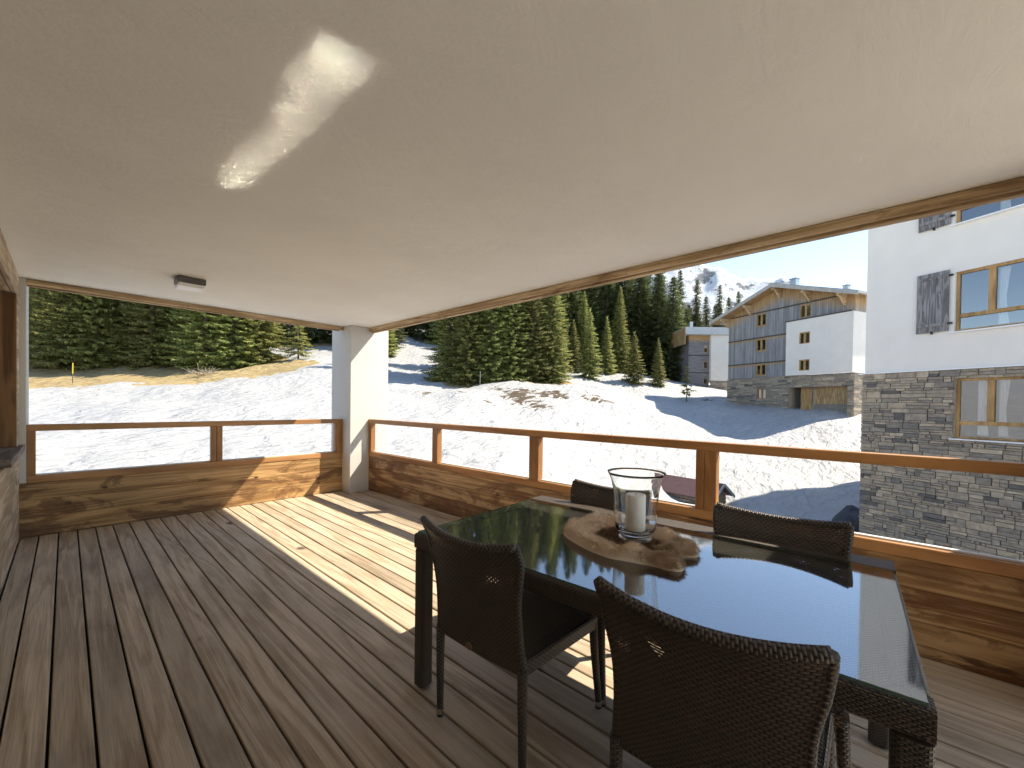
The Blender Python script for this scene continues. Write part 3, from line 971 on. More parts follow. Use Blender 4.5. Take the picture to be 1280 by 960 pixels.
M['leather'] = simple('tan_leather_tag', (0.22, 0.12, 0.055), 0.6)
ch = make_chair()
spots = [
    ((1.330, 1.170, 0), math.radians(1.5), 'dark wicker chair beside the sunlit deck, standing in front of the table corner leg'),
    ((1.318, 0.335, 0), math.radians(3.0), 'dark wicker chair nearest to the camera, its broad back hiding the near table edge'),
    ((1.880, 1.180, 0), math.radians(182.0), 'dark wicker chair half hidden behind the candle glass on the railing side'),
    ((1.860, 0.325, 0), math.radians(183.0), 'dark wicker chair on the railing side, in front of the stone building')]
for i, (loc, rz, lab) in enumerate(spots):
    o = ch if i == 0 else copy_tree(ch)
    o.location = loc
    o.rotation_euler = (0, 0, rz)
    o['label'] = lab

# ------------------------------------------------------------------ fur mat, vase, candle
FZ = 0.7397
out = [(1.452, 0.80), (1.478, 0.93), (1.535, 1.06), (1.60, 1.112), (1.70, 1.105), (1.80, 1.125), (1.885, 1.085), (1.93, 1.00), (1.915, 0.93), (1.86, 0.88), (1.875, 0.80), (1.855, 0.715), (1.83, 0.63), (1.775, 0.56), (1.715, 0.545), (1.675, 0.58), (1.645, 0.61), (1.60, 0.565), (1.545, 0.535), (1.505, 0.56), (1.495, 0.63), (1.475, 0.71)]
cx, cyy = 1.68, 0.83


def outline(a):
    n = len(out)
    a = a % 1.0 * n
    i = int(a); t = a - i
    p = [Vector(out[(i + d) % n]) for d in (-1, 0, 1, 2)]
    return 0.5 * ((2 * p[1]) + (-p[0] + p[2]) * t + (2 * p[0] - 5 * p[1] + 4 * p[2] - p[3]) * t * t + (-p[0] + 3 * p[1] - 3 * p[2] + p[3]) * t ** 3)


fur = thing('fur_mat', 'small brown fur pelt with rolled pale edges lying under the candle glass', 'fur mat', (cx, cyy, FZ))
NA2, NR2 = 120, 16
mb = MB()


def fur_pt(a, r):
    o = outline(a) - Vector((cx, cyy))
    p = o * r * (1 + 0.05 * mnoise.noise(Vector((math.cos(a * 6.283) * 2.2, math.sin(a * 6.283) * 2.2, 4.4))) * r)
    h = 0.016 + 0.030 * smoothstep(0.55, 0.82, r)
    if r > 0.82:
        h = 0.046 * math.sqrt(max(0, 1 - ((r - 0.82) / 0.18) ** 2))
    h *= 0.95 + 0.75 * mnoise.noise(Vector((p.x * 14, p.y * 14, 2.0)))
    if math.hypot(p.x + cx - 1.703, p.y + cyy - 0.803) < 0.10: h = min(h, 0.015)
    return Vector((p.x, p.y, max(h, 0.0006)))


for i in range(NR2 + 1):
    for j in range(NA2):
        mb.v.append(tuple(fur_pt(j / NA2, i / NR2 if i else 0.002)))
for i in range(NR2):
    for j in range(NA2):
        j2 = (j + 1) % NA2
        mb.f.append((i * NA2 + j, (i + 1) * NA2 + j, (i + 1) * NA2 + j2, i * NA2 + j2)); mb.uv.append(None)
k = NM('brown_fur')
tc = k.n('TexCoord'); sp = k.n('SeparateXYZ'); k.l(tc.outputs['Object'], sp.inputs[0])
ed = k.n('Attribute', attribute_name='edge').outputs['Fac']
nf = k.noise(k.coord(), 16, 5, 0.7)
fcol = k.ramp(k.math('ADD', ed, k.math('MULTIPLY_ADD', nf, 0.9, -0.45)), [(0.2, (0.25, 0.165, 0.10)), (0.5, (0.50, 0.365, 0.245)), (0.78, (0.82, 0.69, 0.55))])
k.set(fcol, 0.9, 0, 0.1)
M['fur'] = k.m
fb = mb.build('pelt', M['fur'], fur, smooth=True)
at = fb.data.attributes.new('edge', 'FLOAT', 'POINT')
lobe = lambda p: 1.0 - 0.5 * smoothstep(0.07, 0.20, -(p[1])) * 1.0
at.data.foreach_set('value', [smoothstep(0.36, 0.68, (i / NR2)) * lobe(mb.v[i * NA2 + j]) for i in range(NR2 + 1) for j in range(NA2)])
hr = MB(); ev = []
for _ in range(26000):
    a = R.random(); r = math.sqrt(R.random()) * 0.995
    p = fur_pt(a, r)
    p2 = fur_pt(a + 0.004, r); p3 = fur_pt(a, min(1, r + 0.01))
    nrm = (p3 - p).cross(p2 - p)
    if nrm.length < 1e-9: continue
    nrm.normalize()
    if nrm.z < 0: nrm = -nrm
    dirv = (nrm * 0.55 + Vector((R.uniform(-.5, .5), -0.6 + R.uniform(-.5, .5), 0.0)) + Vector((p.x, p.y, 0)).normalized() * (0.7 if r > .85 else 0.1)).normalized()
    L = R.uniform(0.010, 0.024)
    sd = dirv.cross(nrm)
    if sd.length < 1e-6: continue
    sd = sd.normalized() * 0.0012
    b = len(hr.v)
    hr.v += [tuple(p - sd), tuple(p + sd), tuple(p + dirv * L)]
    hr.f.append((b, b + 1, b + 2)); hr.uv.append(None)
    e = smoothstep(0.36, 0.68, r) * lobe(p)
    ev += [e, e, min(1, e + 0.1)]
ho = hr.build('fur_hair', M['fur'], fur, fix=False)
ho['kind'] = 'stuff'
at = ho.data.attributes.new('edge', 'FLOAT', 'POINT')
at.data.foreach_set('value', ev)

VX, VY, VZ = 1.703, 0.803, FZ + 0.0175
vs = thing('hurricane_glass', 'clear flared hurricane glass standing on the fur pelt', 'candle holder', (VX, VY, VZ))
outer = [(0.066, 0.0), (0.074, 0.002), (0.076, 0.008), (0.066, 0.014), (0.058, 0.021), (0.062, 0.028), (0.078, 0.038), (0.0875, 0.055), (0.0915, 0.085), (0.0935, 0.13), (0.0955, 0.18), (0.100, 0.225), (0.108, 0.262), (0.119, 0.288), (0.125, 0.298)]
inner = [(0.1245, 0.300), (0.1215, 0.2985), (0.1155, 0.288), (0.1045, 0.262), (0.0965, 0.225), (0.092, 0.18), (0.090, 0.13), (0.088, 0.085), (0.083, 0.058), (0.072, 0.044), (0.050, 0.038), (0.0002, 0.037)]
q = MB(); q.lathe(outer + inner, 64); q.build('glass', M['vase'], vs, smooth=True)
q = MB(); q.lathe([(0.0415, 0.0), (0.043, 0.002), (0.043, 0.158), (0.041, 0.163), (0.034, 0.164), (0.02, 0.158), (0.0003, 0.156)], 40)
cn = thing('candle', 'thick ivory pillar candle standing inside the hurricane glass', 'candle', (VX, VY, VZ + 0.0375))
q.build('wax', M['wax'], cn, smooth=True)
q = MB(); q.tube([(0, 0, 0.155), (0.001, 0, 0.165), (0.003, 0.001, 0.172)], 0.0011, 6); q.build('wick', M['black'], cn)


# ------------------------------------------------------------------ buildings
def frame_of(origin, right, into):
    return Matrix(((right[0], into[0], 0, origin[0]), (right[1], into[1], 0, origin[1]), (0, 0, 1, origin[2]), (0, 0, 0, 1)))


def placed(name, label, cat, M4):
    t = thing(name, label, cat)
    t.matrix_world = M4
    return t


def stonework(mb, s0, s1, z0, z1, holes, rng, y=0.0, hmin=0.05, hmax=0.23, lmin=0.10, lmax=0.50, gap=0.010, along=None):
    """random coursed rubble, front face near y (outward is -y)"""
    T = along
    z = z0
    while z < z1 - 0.03:
        h = min(rng.uniform(hmin, hmax), z1 - z)
        if z1 - z - h < 0.05: h = z1 - z
        s = s0
        while s < s1 - 0.01:
            l = min(rng.uniform(lmin, lmax) * (0.55 + 3.0 * h), s1 - s)
            if s1 - s - l < 0.08: l = s1 - s
            parts = [(z, z + h)]
            if h > 0.105 and rng.random() < 0.6:
                c = z + h * rng.uniform(0.4, 0.6)
                parts = [(z, c), (c, z + h)]
            for (a, b) in parts:
                segs = [(s, s + l)]
                for (hs0, hs1, hz0, hz1) in holes:
                    ns = []
                    for (p, r) in segs:
                        if b <= hz0 + 0.02 or a >= hz1 - 0.02 or r <= hs0 or p >= hs1: ns.append((p, r)); continue
                        if p < hs0 - 0.03: ns.append((p, hs0))
                        if r > hs1 + 0.03: ns.append((hs1, r))
                    segs = ns
                for (p, r) in segs:
                    pr = rng.uniform(0, 0.034)
                    j = lambda: rng.uniform(0, gap)
                    mb.box(p + j(), r - j() - 0.002, y - pr, y + 0.10, a + j() * .7, b - j() * .7 - 0.002, 0.009, T)
            s += l
        z += h


def stone_mat(name, pal):
    k = NM(name)
    g = k.n('NewGeometry')
    col = k.ramp(g.outputs['Random Per Island'], pal, 'CONSTANT')
    c = k.coord(island=5)
    n = k.noise(c, 7, 7, 0.7)
    lay = k.noise(k.coord((3, 3, 26), 5), 1, 5, 0.65)
    col = k.mix(col, k.ramp(n, [(0.25, 0.55), (0.75, 1.35)]), 1.0, 'MULTIPLY')
    col = k.mix(col, k.ramp(lay, [(0.3, 0.8), (0.7, 1.15)]), 0.6, 'MULTIPLY')
    k.set(col, 0.85, 0, 0.25)
    k.bump(k.math('ADD', lay, k.math('MULTIPLY', n, 0.6)), 0.8, 0.03)
    return k.m


PAL = [(0.0, (0.42, 0.335, 0.245)), (0.14, (0.34, 0.28, 0.215)), (0.30, (0.285, 0.24, 0.195)), (0.44, (0.37, 0.305, 0.235)), (0.58, (0.25, 0.215, 0.18)), (0.70, (0.47, 0.385, 0.285)), (0.76, (0.30, 0.255, 0.205)), (0.90, (0.185, 0.165, 0.148)), (0.96, (0.13, 0.12, 0.112))]
M['stone'] = stone_mat('grey_schist_stone', PAL)
M['mortar'] = simple('stone_mortar', (0.33, 0.28, 0.22), 0.95, var=0.2, vscale=20)
M['orange_wood'] = wood('larch_window_wood', (0.33, 0.175, 0.06), (0.50, 0.29, 0.11), 'Z', 8, 14, 0.5, 2.0, bump=0.1)
M['shutter'] = wood('grey_shutter_wood', (0.13, 0.12, 0.12), (0.29, 0.275, 0.27), 'Z', 10, 26, 0.75, 4.0, knots=3.5, bump=0.4, tone=0.1)

# --- near building
A_R, A_I = (-0.4384, -0.8988), (0.8988, -0.4384)
NB = placed('apartment_chalet', 'white rendered chalet above a rough grey stone base, close beyond the railing', 'building', frame_of((17.25, 0.41, 0), A_R, A_I))


def wall_with_holes(mb, s0, s1, z0, z1, holes, y, depth):
    """flat wall panel with rectangular holes and reveals"""
    ss = sorted({s0, s1, *[h[0] for h in holes], *[h[1] for h in holes]})
    zs = sorted({z0, z1, *[h[2] for h in holes], *[h[3] for h in holes]})
    for a, b in zip(ss, ss[1:]):
        for c, d in zip(zs, zs[1:]):
            cs, cz = (a + b) / 2, (c + d) / 2
            if any(h[0] < cs < h[1] and h[2] < cz < h[3] for h in holes): continue
            mb.face([(a, y, c), (b, y, c), (b, y, d), (a, y, d)])
    for (a, b, c, d) in holes:
        mb.face([(a, y, c), (a, y + depth, c), (a, y + depth, d), (a, y, d)])
        mb.face([(b, y, c), (b, y, d), (b, y + depth, d), (b, y + depth, c)])
        mb.face([(a, y, c), (b, y, c), (b, y + depth, c), (a, y + depth, c)])
        mb.face([(a, y, d), (a, y + depth, d), (b, y + depth, d), (b, y, d)])


up_holes = [(2.06, 3.40, 3.50, 5.12), (2.03, 3.40, 6.43, 8.05)]
lo_hole = (2.10, 3.40, 0.585, 2.21)
q = MB()
wall_with_holes(q, 0, 9, 2.49, 12.5, up_holes, 0.0, 0.16)
q.face([(0, 0, 2.49), (0, 0, 12.5), (0, 9, 12.5), (0, 9, 2.49)])
q.face([(9, 0, 2.49), (9, 9, 2.49), (9, 9, 12.5), (9, 0, 12.5)])
q.face([(0, 9, 2.49), (0, 9, 12.5), (9, 9, 12.5), (9, 9, 2.49)])
q.face([(0, 0, 12.5), (9, 0, 12.5), (9, 9, 12.5), (0, 9, 12.5)])
q.build('wall', M['render'], NB)
q = MB()
rng = random.Random(11)
stonework(q, -0.06, 9, -5.2, 2.455, [lo_hole], rng, y=-0.03)
# flank of the base, running away from the viewer
T2 = Matrix(((0, 1, 0, -0.055), (-1, 0, 0, 0), (0, 0, 1, 0), (0, 0, 0, 1)))
q.build('stone_base', M['stone'], NB)
q = MB()
wall_with_holes(q, -0.045, 9, -5.2, 2.45, [lo_hole], 0.012, 0.20)
q.face([(-0.045, 0.012, -5.2), (-0.045, 0.012, 2.45), (-0.045, 9, 2.45), (-0.045, 9, -5.2)])
q.build('mortar_bed', M['mortar'], NB)
q = MB(); q.box(-0.12, 9, -0.085, 0.10, 2.457, 2.488); q.build('drip_edge', M['white_metal'], NB)
q = MB(); q.box(-4.83, 8.9, 12.0, 19.06, -5.2, 11.4); q.box(3.0, 8.8, 9.02, 11.99, -5.2, 10.8)
q.build('rear_wing', M['render'], NB)


def window(parent, s0, s1, z0, z1, y, transom=None, mull=True, fw=0.065, sill=True, wood='orange_wood', glass='window_glass', name='window'):
    q = MB()
    q.box(s0, s0 + fw, y - 0.05, y + 0.02, z0, z1, 0.004); q.box(s1 - fw, s1, y - 0.05, y + 0.02, z0, z1, 0.004)
    q.box(s0 + fw + .001, s1 - fw - .001, y - 0.05, y + 0.02, z1 - fw, z1, 0.004); q.box(s0 + fw + .001, s1 - fw - .001, y - 0.05, y + 0.02, z0, z0 + fw * .8, 0.004)
    zb = z0 + fw * .8 + .001
    if transom:
        q.box(s0 + fw + .001, s1 - fw - .001, y - 0.055, y + 0.02, z0 + transom - 0.05, z0 + transom + 0.05, 0.004)
        zb = z0 + transom + 0.051
    if mull:
        mid = (s0 + s1) / 2
        q.box(mid - fw * 0.95, mid + fw * 0.95, y - 0.058, y + 0.02, zb, z1 - fw - .001, 0.004)
    w = q.build(name, M[wood], parent)
    q = MB(); q.face([(s0 + .01, y, z0 + .01), (s1 - .01, y, z0 + .01), (s1 - .01, y, z1 - .01), (s0 + .01, y, z1 - .01)])
    q.build('pane', M[glass], w, fix=False)
    if sill:
        q = MB(); q.box(s0 - 0.06, s1 + 0.06, y - 0.24, y - 0.052, z0 - 0.045, z0 - 0.012, 0.004)
        q.build('sill', M['white_metal'], w)
    return w


M['room_glass'] = pane_glass('room_glass', 0.24, (0.80, 0.83, 0.83))
M['curtain'] = simple('white_curtain', (0.72, 0.71, 0.70), 0.9)
for (a_, b_, c_, d_, y_) in ((2.10, 3.40, 0.585, 2.21, 0.14), (2.06, 3.40, 3.50, 5.12, 0.12), (2.03, 3.40, 6.43, 8.05, 0.12)):
    wn_ = window(NB, a_, b_, c_, d_, y_, 0.42, glass='room_glass')
    q = MB()
    q.face([(a_ - .3, 2.2, c_ - .4), (b_ + .3, 2.2, c_ - .4), (b_ + .3, 2.2, d_ + .2), (a_ - .3, 2.2, d_ + .2)])
    for x_ in (a_ - .3, b_ + .3): q.face([(x_, .24, c_ - .4), (x_, 2.2, c_ - .4), (x_, 2.2, d_ + .2), (x_, .24, d_ + .2)])
    for z_ in (c_ - .4, d_ + .2): q.face([(a_ - .3, .24, z_), (b_ + .3, .24, z_), (b_ + .3, 2.2, z_), (a_ - .3, 2.2, z_)])
    q.build('room', M['shade_black'], wn_, fix=False)
    mid_ = (a_ + b_) / 2
    for (e0, e1, top) in (((mid_ - .30, mid_ - .04, 0.0), (mid_ + .08, mid_ + .30, 0.0)) if c_ < 3 else ((mid_ + .05, mid_ + .28, 0.0),)):
        q = MB()
        for i in range(18):
            for j in range(8):
                def cp(i, j):
                    t = i / 18; zz = j / 8
                    w_ = e0 + (e1 - e0) * t * (1 - 0.45 * (1 - abs(zz - .45) * 1.3))
                    return (w_, 0.30 + 0.025 * math.sin(t * 22), c_ + .1 + (d_ - c_ - .15) * zz)
                q.face([cp(i, j), cp(i + 1, j), cp(i + 1, j + 1), cp(i, j + 1)])
        q.build('curtain', M['curtain'], wn_, smooth=True, fix=False)
for z0, z1 in ((3.54, 5.22), (6.48, 8.16)):
    q = MB()
    n = 5
    for i in range(n):
        a = 1.275 + i * 0.69 / n
        q.box(a + 0.002, a + 0.69 / n - 0.002, -0.065, -0.035, z0, z1, 0.003)
    sh = q.build('shutter', M['shutter'], NB)
    for zz in (z0 + 0.16, z1 - 0.20):
        q = MB(); q.box(1.29, 1.95, -0.088, -0.066, zz, zz + 0.085, 0.003); q.build('batten', M['shutter'], sh)
    for zz in (z0 + 0.18, z1 - 0.18):
        q = MB(); q.box(1.955, 2.04, -0.085, -0.03, zz, zz + 0.045, 0.003); q.build('hinge', M['iron'], sh)
    q = MB(); q.box(1.60, 1.63, -0.10, -0.01, z0 - 0.05, z0 + 0.03, 0.002)
    q.build('shutter_catch', M['iron'], sh)

# --- far chalet
B_R, B_I = (-0.419, -0.908), (0.908, -0.419)
FC = placed('timber_chalet', 'large timber clad chalet with a gable roof, white block and stone garage floor', 'building', frame_of((50.39, 12.94, 0), B_R, B_I))
PK, PKZ, SL = 5.80, 13.42, 0.345
rl = lambda s: PKZ - SL * abs(s - PK)
k = NM('weathered_cladding')
c = k.coord()
sp = k.n('SeparateXYZ'); k.l(c, sp.inputs[0])
bd = k.math('FLOOR', k.math('MULTIPLY', sp.outputs[0], 6.2))
bdn = k.n('TexWhiteNoise', noise_dimensions='1D'); k.l(bd, bdn.inputs['W'])
edge = k.math('LESS_THAN', k.math('FRACT', k.math('MULTIPLY', sp.outputs[0], 6.2)), 0.1)
under = k.math('SUBTRACT', k.math('SUBTRACT', PKZ, k.math('MULTIPLY', k.math('ABSOLUTE', k.math('SUBTRACT', sp.outputs[0], PK)), SL)), sp.outputs[2])
gn = k.noise(k.coord((5, 5, 0.5)), 1, 6, 0.65)
prot = k.ramp(k.math('MULTIPLY', k.math('ADD', under, k.math('MULTIPLY_ADD', gn, 2.0, -1.0)), 0.62), [(0.0, 1.0), (0.45, 0.9), (1.0, 0.0)])
for zz in (5.98, 8.62):
    dd = k.math('SUBTRACT', zz - 0.06, sp.outputs[2])
    pr = k.math('MULTIPLY', k.ramp(k.math('ADD', dd, k.math('MULTIPLY', gn, -0.25)), [(0.0, 0.8), (0.12, 0.0)]), k.math('GREATER_THAN', dd, 0.0))
    prot = k.math('MAXIMUM', prot, pr)
gcol = k.ramp(gn, [(0.3, (0.19, 0.188, 0.195)), (0.7, (0.34, 0.335, 0.34))])
gcol = k.mix(gcol, k.ramp(bdn.outputs['Value'], [(0, 0.78), (1, 1.18)]), 1.0, 'MULTIPLY')
ocol = k.ramp(gn, [(0.3, (0.30, 0.175, 0.075)), (0.7, (0.52, 0.35, 0.18))])
k.set(k.mix(k.mix(gcol, ocol, prot), (0.05, 0.045, 0.04), k.math('MULTIPLY', edge, 0.6)), 0.8, 0, 0.2)
M['cladding'] = k.m
M['band'] = simple('dark_band_board', (0.07, 0.055, 0.045), 0.8)
M['roof'] = simple('grey_roof_sheet', (0.33, 0.34, 0.35), 0.6, var=0.12)
M['raw_wood'] = wood('raw_larch', (0.33, 0.20, 0.09), (0.55, 0.37, 0.19), 'Z', 9, 20, 0.7, 3.0, bump=0.2)
WN = [(3.32, 4.36, 9.90, 11.15), (3.32, 4.40, 7.30, 8.50), (3.34, 4.42, 4.74, 5.86), (7.72, 8.74, 9.95, 11.18)]
WB = [(7.88, 8.84, 7.42, 8.50), (7.90, 8.86, 4.88, 5.92)]
q = MB()
ss = sorted({0.0, 12.25, PK, *[w[0] for w in WN], *[w[1] for w in WN]})
for a, b in zip(ss, ss[1:]):
    zs = [4.5] + sorted({v for w in WN if w[0] <= a and b <= w[1] for v in w[2:]})
    hol = [(w[2], w[3]) for w in WN if w[0] <= a and b <= w[1]]
    zz = zs + [None]
    for c0, d0 in zip(zz, zz[1:]):
        if d0 is None: q.face([(a, 0, c0), (b, 0, c0), (b, 0, rl(b)), (a, 0, rl(a))])
        elif (c0, d0) not in hol: q.face([(a, 0, c0), (b, 0, c0), (b, 0, d0), (a, 0, d0)])
for (a, b, c0, d0) in WN:
    for P in ([(a, 0, c0), (a, .14, c0), (a, .14, d0), (a, 0, d0)], [(b, 0, c0), (b, .14, c0), (b, .14, d0), (b, 0, d0)], [(a, 0, c0), (b, 0, c0), (b, .14, c0), (a, .14, c0)], [(a, 0, d0), (b, 0, d0), (b, .14, d0), (a, .14, d0)]): q.face(P)
q.face([(0, 0, 4.5), (0, 0, rl(0)), (0, 14, rl(0)), (0, 14, 4.5)])
q.face([(12.25, 0, 4.5), (12.25, 14, 4.5), (12.25, 14, rl(12.25)), (12.25, 0, rl(12.25))])
q.build('timber_wall', M['cladding'], FC)
for bb in ((0, 6.64, -0.06, -0.003, 8.60, 8.71), (0, 6.64, -0.06, -0.003, 5.96, 6.07), (0.3, 11.6, -0.06, -0.003, 11.24, 11.36), (6.55, 12.2, -0.36, -0.302, 9.70, 9.80)):
    q = MB(); q.box(*bb); q.build('band_board', M['band'], FC)
q = MB()
wall_with_holes(q, 6.65, 12.32, 4.49, 9.70, WB, -0.30, 0.16)
q.face([(6.65, -.3, 4.49), (6.65, -.3, 9.7), (6.65, -.004, 9.7), (6.65, -.004, 4.49)])
q.face([(12.32, -.3, 4.49), (12.32, 8, 4.49), (12.32, 8, 9.7), (12.32, -.3, 9.7)])
q.face([(6.65, -.3, 9.7), (12.32, -.3, 9.7), (12.32, 8, 9.7), (6.65, -.004, 9.7)]); q.face([(6.65, -.3, 4.49), (12.32, -.3, 4.49), (12.32, -.004, 4.49), (6.65, -.004, 4.49)])
q.build('white_block', M['render'], FC)
base_h = [(3.50, 4.50, 2.25, 3.30), (6.85, 11.85, -1, 3.34)]
q = MB(); stonework(q, -0.05, 12.28, 0.2, 4.47, base_h, random.Random(5), y=-0.06, hmin=0.12, hmax=0.28, lmin=0.3, lmax=0.9, gap=0.01)
T3 = Matrix(((0, -1, 0, 12.30), (1, 0, 0, -0.02), (0, 0, 1, 0), (0, 0, 0, 1)))
stonework(q, 0, 8, 0.2, 4.47, [], random.Random(6), y=-0.02, hmin=0.12, hmax=0.28, lmin=0.3, lmax=0.9, gap=0.01, along=T3)
q.build('stone_base', M['stone'], FC)
q = MB()
wall_with_holes(q, -0.04, 12.27, 0.2, 4.46, [(h[0], h[1], max(h[2], 0.21), h[3]) for h in base_h], -0.02, 0.3)
q.face([(-.04, -.02, .2), (-.04, -.02, 4.46), (-.04, 14, 4.46), (-.04, 14, .2)])
q.build('mortar_bed', M['mortar'], FC)
q = MB()
q.box(6.85, 11.85, 2.4, 2.5, 0.4, 3.34)
q.face([(6.85, .29, .4), (6.85, 2.4, .4), (6.85, 2.4, 3.34), (6.85, .29, 3.34)]); q.face([(11.85, .29, .4), (11.85, 2.4, .4), (11.85, 2.4, 3.34), (11.85, .29, 3.34)])
q.face([(6.85, .29, 3.34), (11.85, .29, 3.34), (11.85, 2.4, 3.34), (6.85, 2.4, 3.34)])
q.build('garage_recess', M['mortar'], FC)
q = MB()
for i in range(13): q.box(8.75 + i * 0.235, 8.75 + (i + 1) * 0.235 - 0.012, 0.55, 0.60, 1.75, 3.33)
q.box(7.62, 8.68, 0.55, 0.60, 0.9, 3.33)
gd = q.build('garage_door', M['raw_wood'], FC)
q = MB(); q.box(7.9, 8.4, 0.53, 0.548, 1.0, 3.1); q.build('door_panel', M['orange_wood'], gd)
q = MB(); q.box(8.72, 11.84, 0.5, 0.7, 0.5, 1.74); q.build('low_wall', M['stone'], FC)
for w in WN: window(FC, *w, 0.10, None, True, 0.10, False)
for w in WB: window(FC, *w, -0.20, None, True, 0.10, False)
bw = window(FC, 3.50, 4.50, 2.25, 3.30, 0.14, None, True, 0.09, False, wood='orange_wood')
for wv in WN[:3]:
    q = MB(); q.box(wv[0] - 0.05, wv[1] + 0.05, -0.09, -0.004, wv[2] - 0.09, wv[2] - 0.01); q.build('sill_board', M['raw_wood'], FC)
q = MB()
t = 0.22
for (a, b) in ((-1.45, PK), (PK, 13.15)):
    q.prism([(a, rl(a) + 0.02), (b, rl(b) + 0.02), (b, rl(b) + 0.02 + t), (a, rl(a) + 0.02 + t)], -1.35, 14.8)
rf = q.build('roof', M['roof'], FC)
q = MB()
for (a, b) in ((-1.45, PK), (PK, 13.15)):
    q.prism([(a, rl(a) - 0.16), (b, rl(b) - 0.16), (b, rl(b) + 0.17), (a, rl(a) + 0.17)], -1.42, -1.352)
q.build('bargeboard', simple('pale_bargeboard', (0.40, 0.375, 0.34), 0.7, var=0.15), rf)
q = MB()
for (a, b) in ((-1.44, PK), (PK, 13.14)):
    q.prism([(a, rl(a) - 0.045), (b, rl(b) - 0.045), (b, rl(b) + 0.018), (a, rl(a) + 0.018)], -1.348, -0.002)
q.build('soffit', M['raw_wood'], rf)
for s in (-0.05, 2.65, 5.8, 8.6, 11.55):
    q = MB()
    zt = rl(s) - 0.05 - (0.06 if s != 5.8 else 0.03)
    q.box(s - 0.14, s + 0.14, -1.2, -0.004, zt - 0.30, zt - 0.02, 0.02)
    q.prism([(-0.9, zt - 0.30), (-0.004, zt - 0.30), (-0.004, zt - 1.0), (-0.12, zt - 1.0)], s - 0.09, s + 0.09, Matrix(((0, 1, 0, 0), (1, 0, 0, 0), (0, 0, 1, 0), (0, 0, 0, 1))))
    q.build('bracket', M['beam_y'], FC)
for (s, y, w, z1) in ((6.2, 1.2, 0.62, 14.35), (9.9, 3.0, 0.42, 12.95)):
    q = MB(); q.box(s - w / 2, s + w / 2, y, y + w, rl(s) - 0.2, z1 - 0.14); cm = q.build('chimney', M['sheet_metal'], rf)
    q = MB(); q.box(s - w / 2 - .06, s + w / 2 + .06, y - .06, y + w + .06, z1 - 0.09, z1)
    for dx in (-1, 1):
        for dy in (-1, 1): q.box(s + dx * w * .42 - .03, s + dx * w * .42 + .03, y + w / 2 + dy * w * .42 - .03, y + w / 2 + dy * w * .42 + .03, z1 - .14, z1 - .09)
    q.build('cowl', M['sheet_metal'], cm)

# --- left chalet (set back)
LCO = Vector((60.32, 21.47)); LCE = Vector((64.57, 16.78))
dR = (LCE - LCO).normalized()
LC = placed('flat_chalet', 'smaller chalet with a pale flat roof edge, set back left of the large timber chalet', 'building', frame_of((60.32, 21.47, 0), (dR.x, dR.y), (-dR.y, dR.x)))
lw_ = [(2.95, 3.55, 9.25, 10.3), (2.95, 3.55, 6.95, 7.95), (2.95, 3.55, 4.65, 5.55)]
q = MB(); wall_with_holes(q, 0.75, 3.75, 2.0, 11.7, lw_, 0.0, 0.12)
q.face([(.75, 0, 2), (.75, 0, 11.7), (.75, 9, 11.7), (.75, 9, 2)])
k = NM('weathered_boards')
c = k.coord(); gn = k.noise(k.coord((0.6, 0.6, 5)), 1.4, 6, 0.65)
sp = k.n('SeparateXYZ'); k.l(c, sp.inputs[0])
pr = k.ramp(k.math('ADD', k.math('SUBTRACT', 11.7, sp.outputs[2]), k.math('MULTIPLY', gn, -1.0)), [(0.0, 1.0), (0.5, 0.0)])
k.set(k.mix(k.ramp(gn, [(0.3, (0.14, 0.13, 0.14)), (0.7, (0.28, 0.265, 0.265))]), (0.45, 0.29, 0.14), pr), 0.8, 0, 0.2)
q.build('timber_wall', k.m, LC)
for z0 in (8.75, 6.25, 4.2):
    q = MB(); q.box(0.75, 3.74, -0.06, -0.003, z0, z0 + 0.1); q.build('band_board', M['band'], LC)
for w in lw_: window(LC, *w, 0.08, None, False, 0.09, False)
q = MB(); q.box(3.76, 6.6, -0.5, 9, 5.15, 11.7); q.build('white_wall', M['render'], LC)
q = MB(); stonework(q, 3.76, 6.6, 1.0, 5.13, [], random.Random(9), y=-0.46, hmin=0.15, hmax=0.3, lmin=0.3, lmax=0.9)
q.build('stone_base', M['stone'], LC)
q = MB(); q.box(-0.15, 7.2, -1.0, 9.5, 11.72, 12.75); q.build('roof', simple('pale_roof_edge', (0.50, 0.50, 0.50), 0.6, var=0.08), LC)
q = MB(); q.box(-0.3, -0.16, -1.05, 5, 10.3, 12.6); q.build('side_fascia', M['raw_wood'], LC)
q = MB(); q.box(1.3, 1.75, 1.0, 1.45, 12.75, 13.9, 0.01); q.build('chimney', M['sheet_metal'], LC)

# --- log hut
g0 = gz(22.3, 5.6)
HR = Vector((22.46 - 21.78, 5.36 - 6.10)).normalized()
HI = Vector((-HR.y, HR.x))
HI = HI if HI.dot(Vector((22, 6))) > 0 else -HI
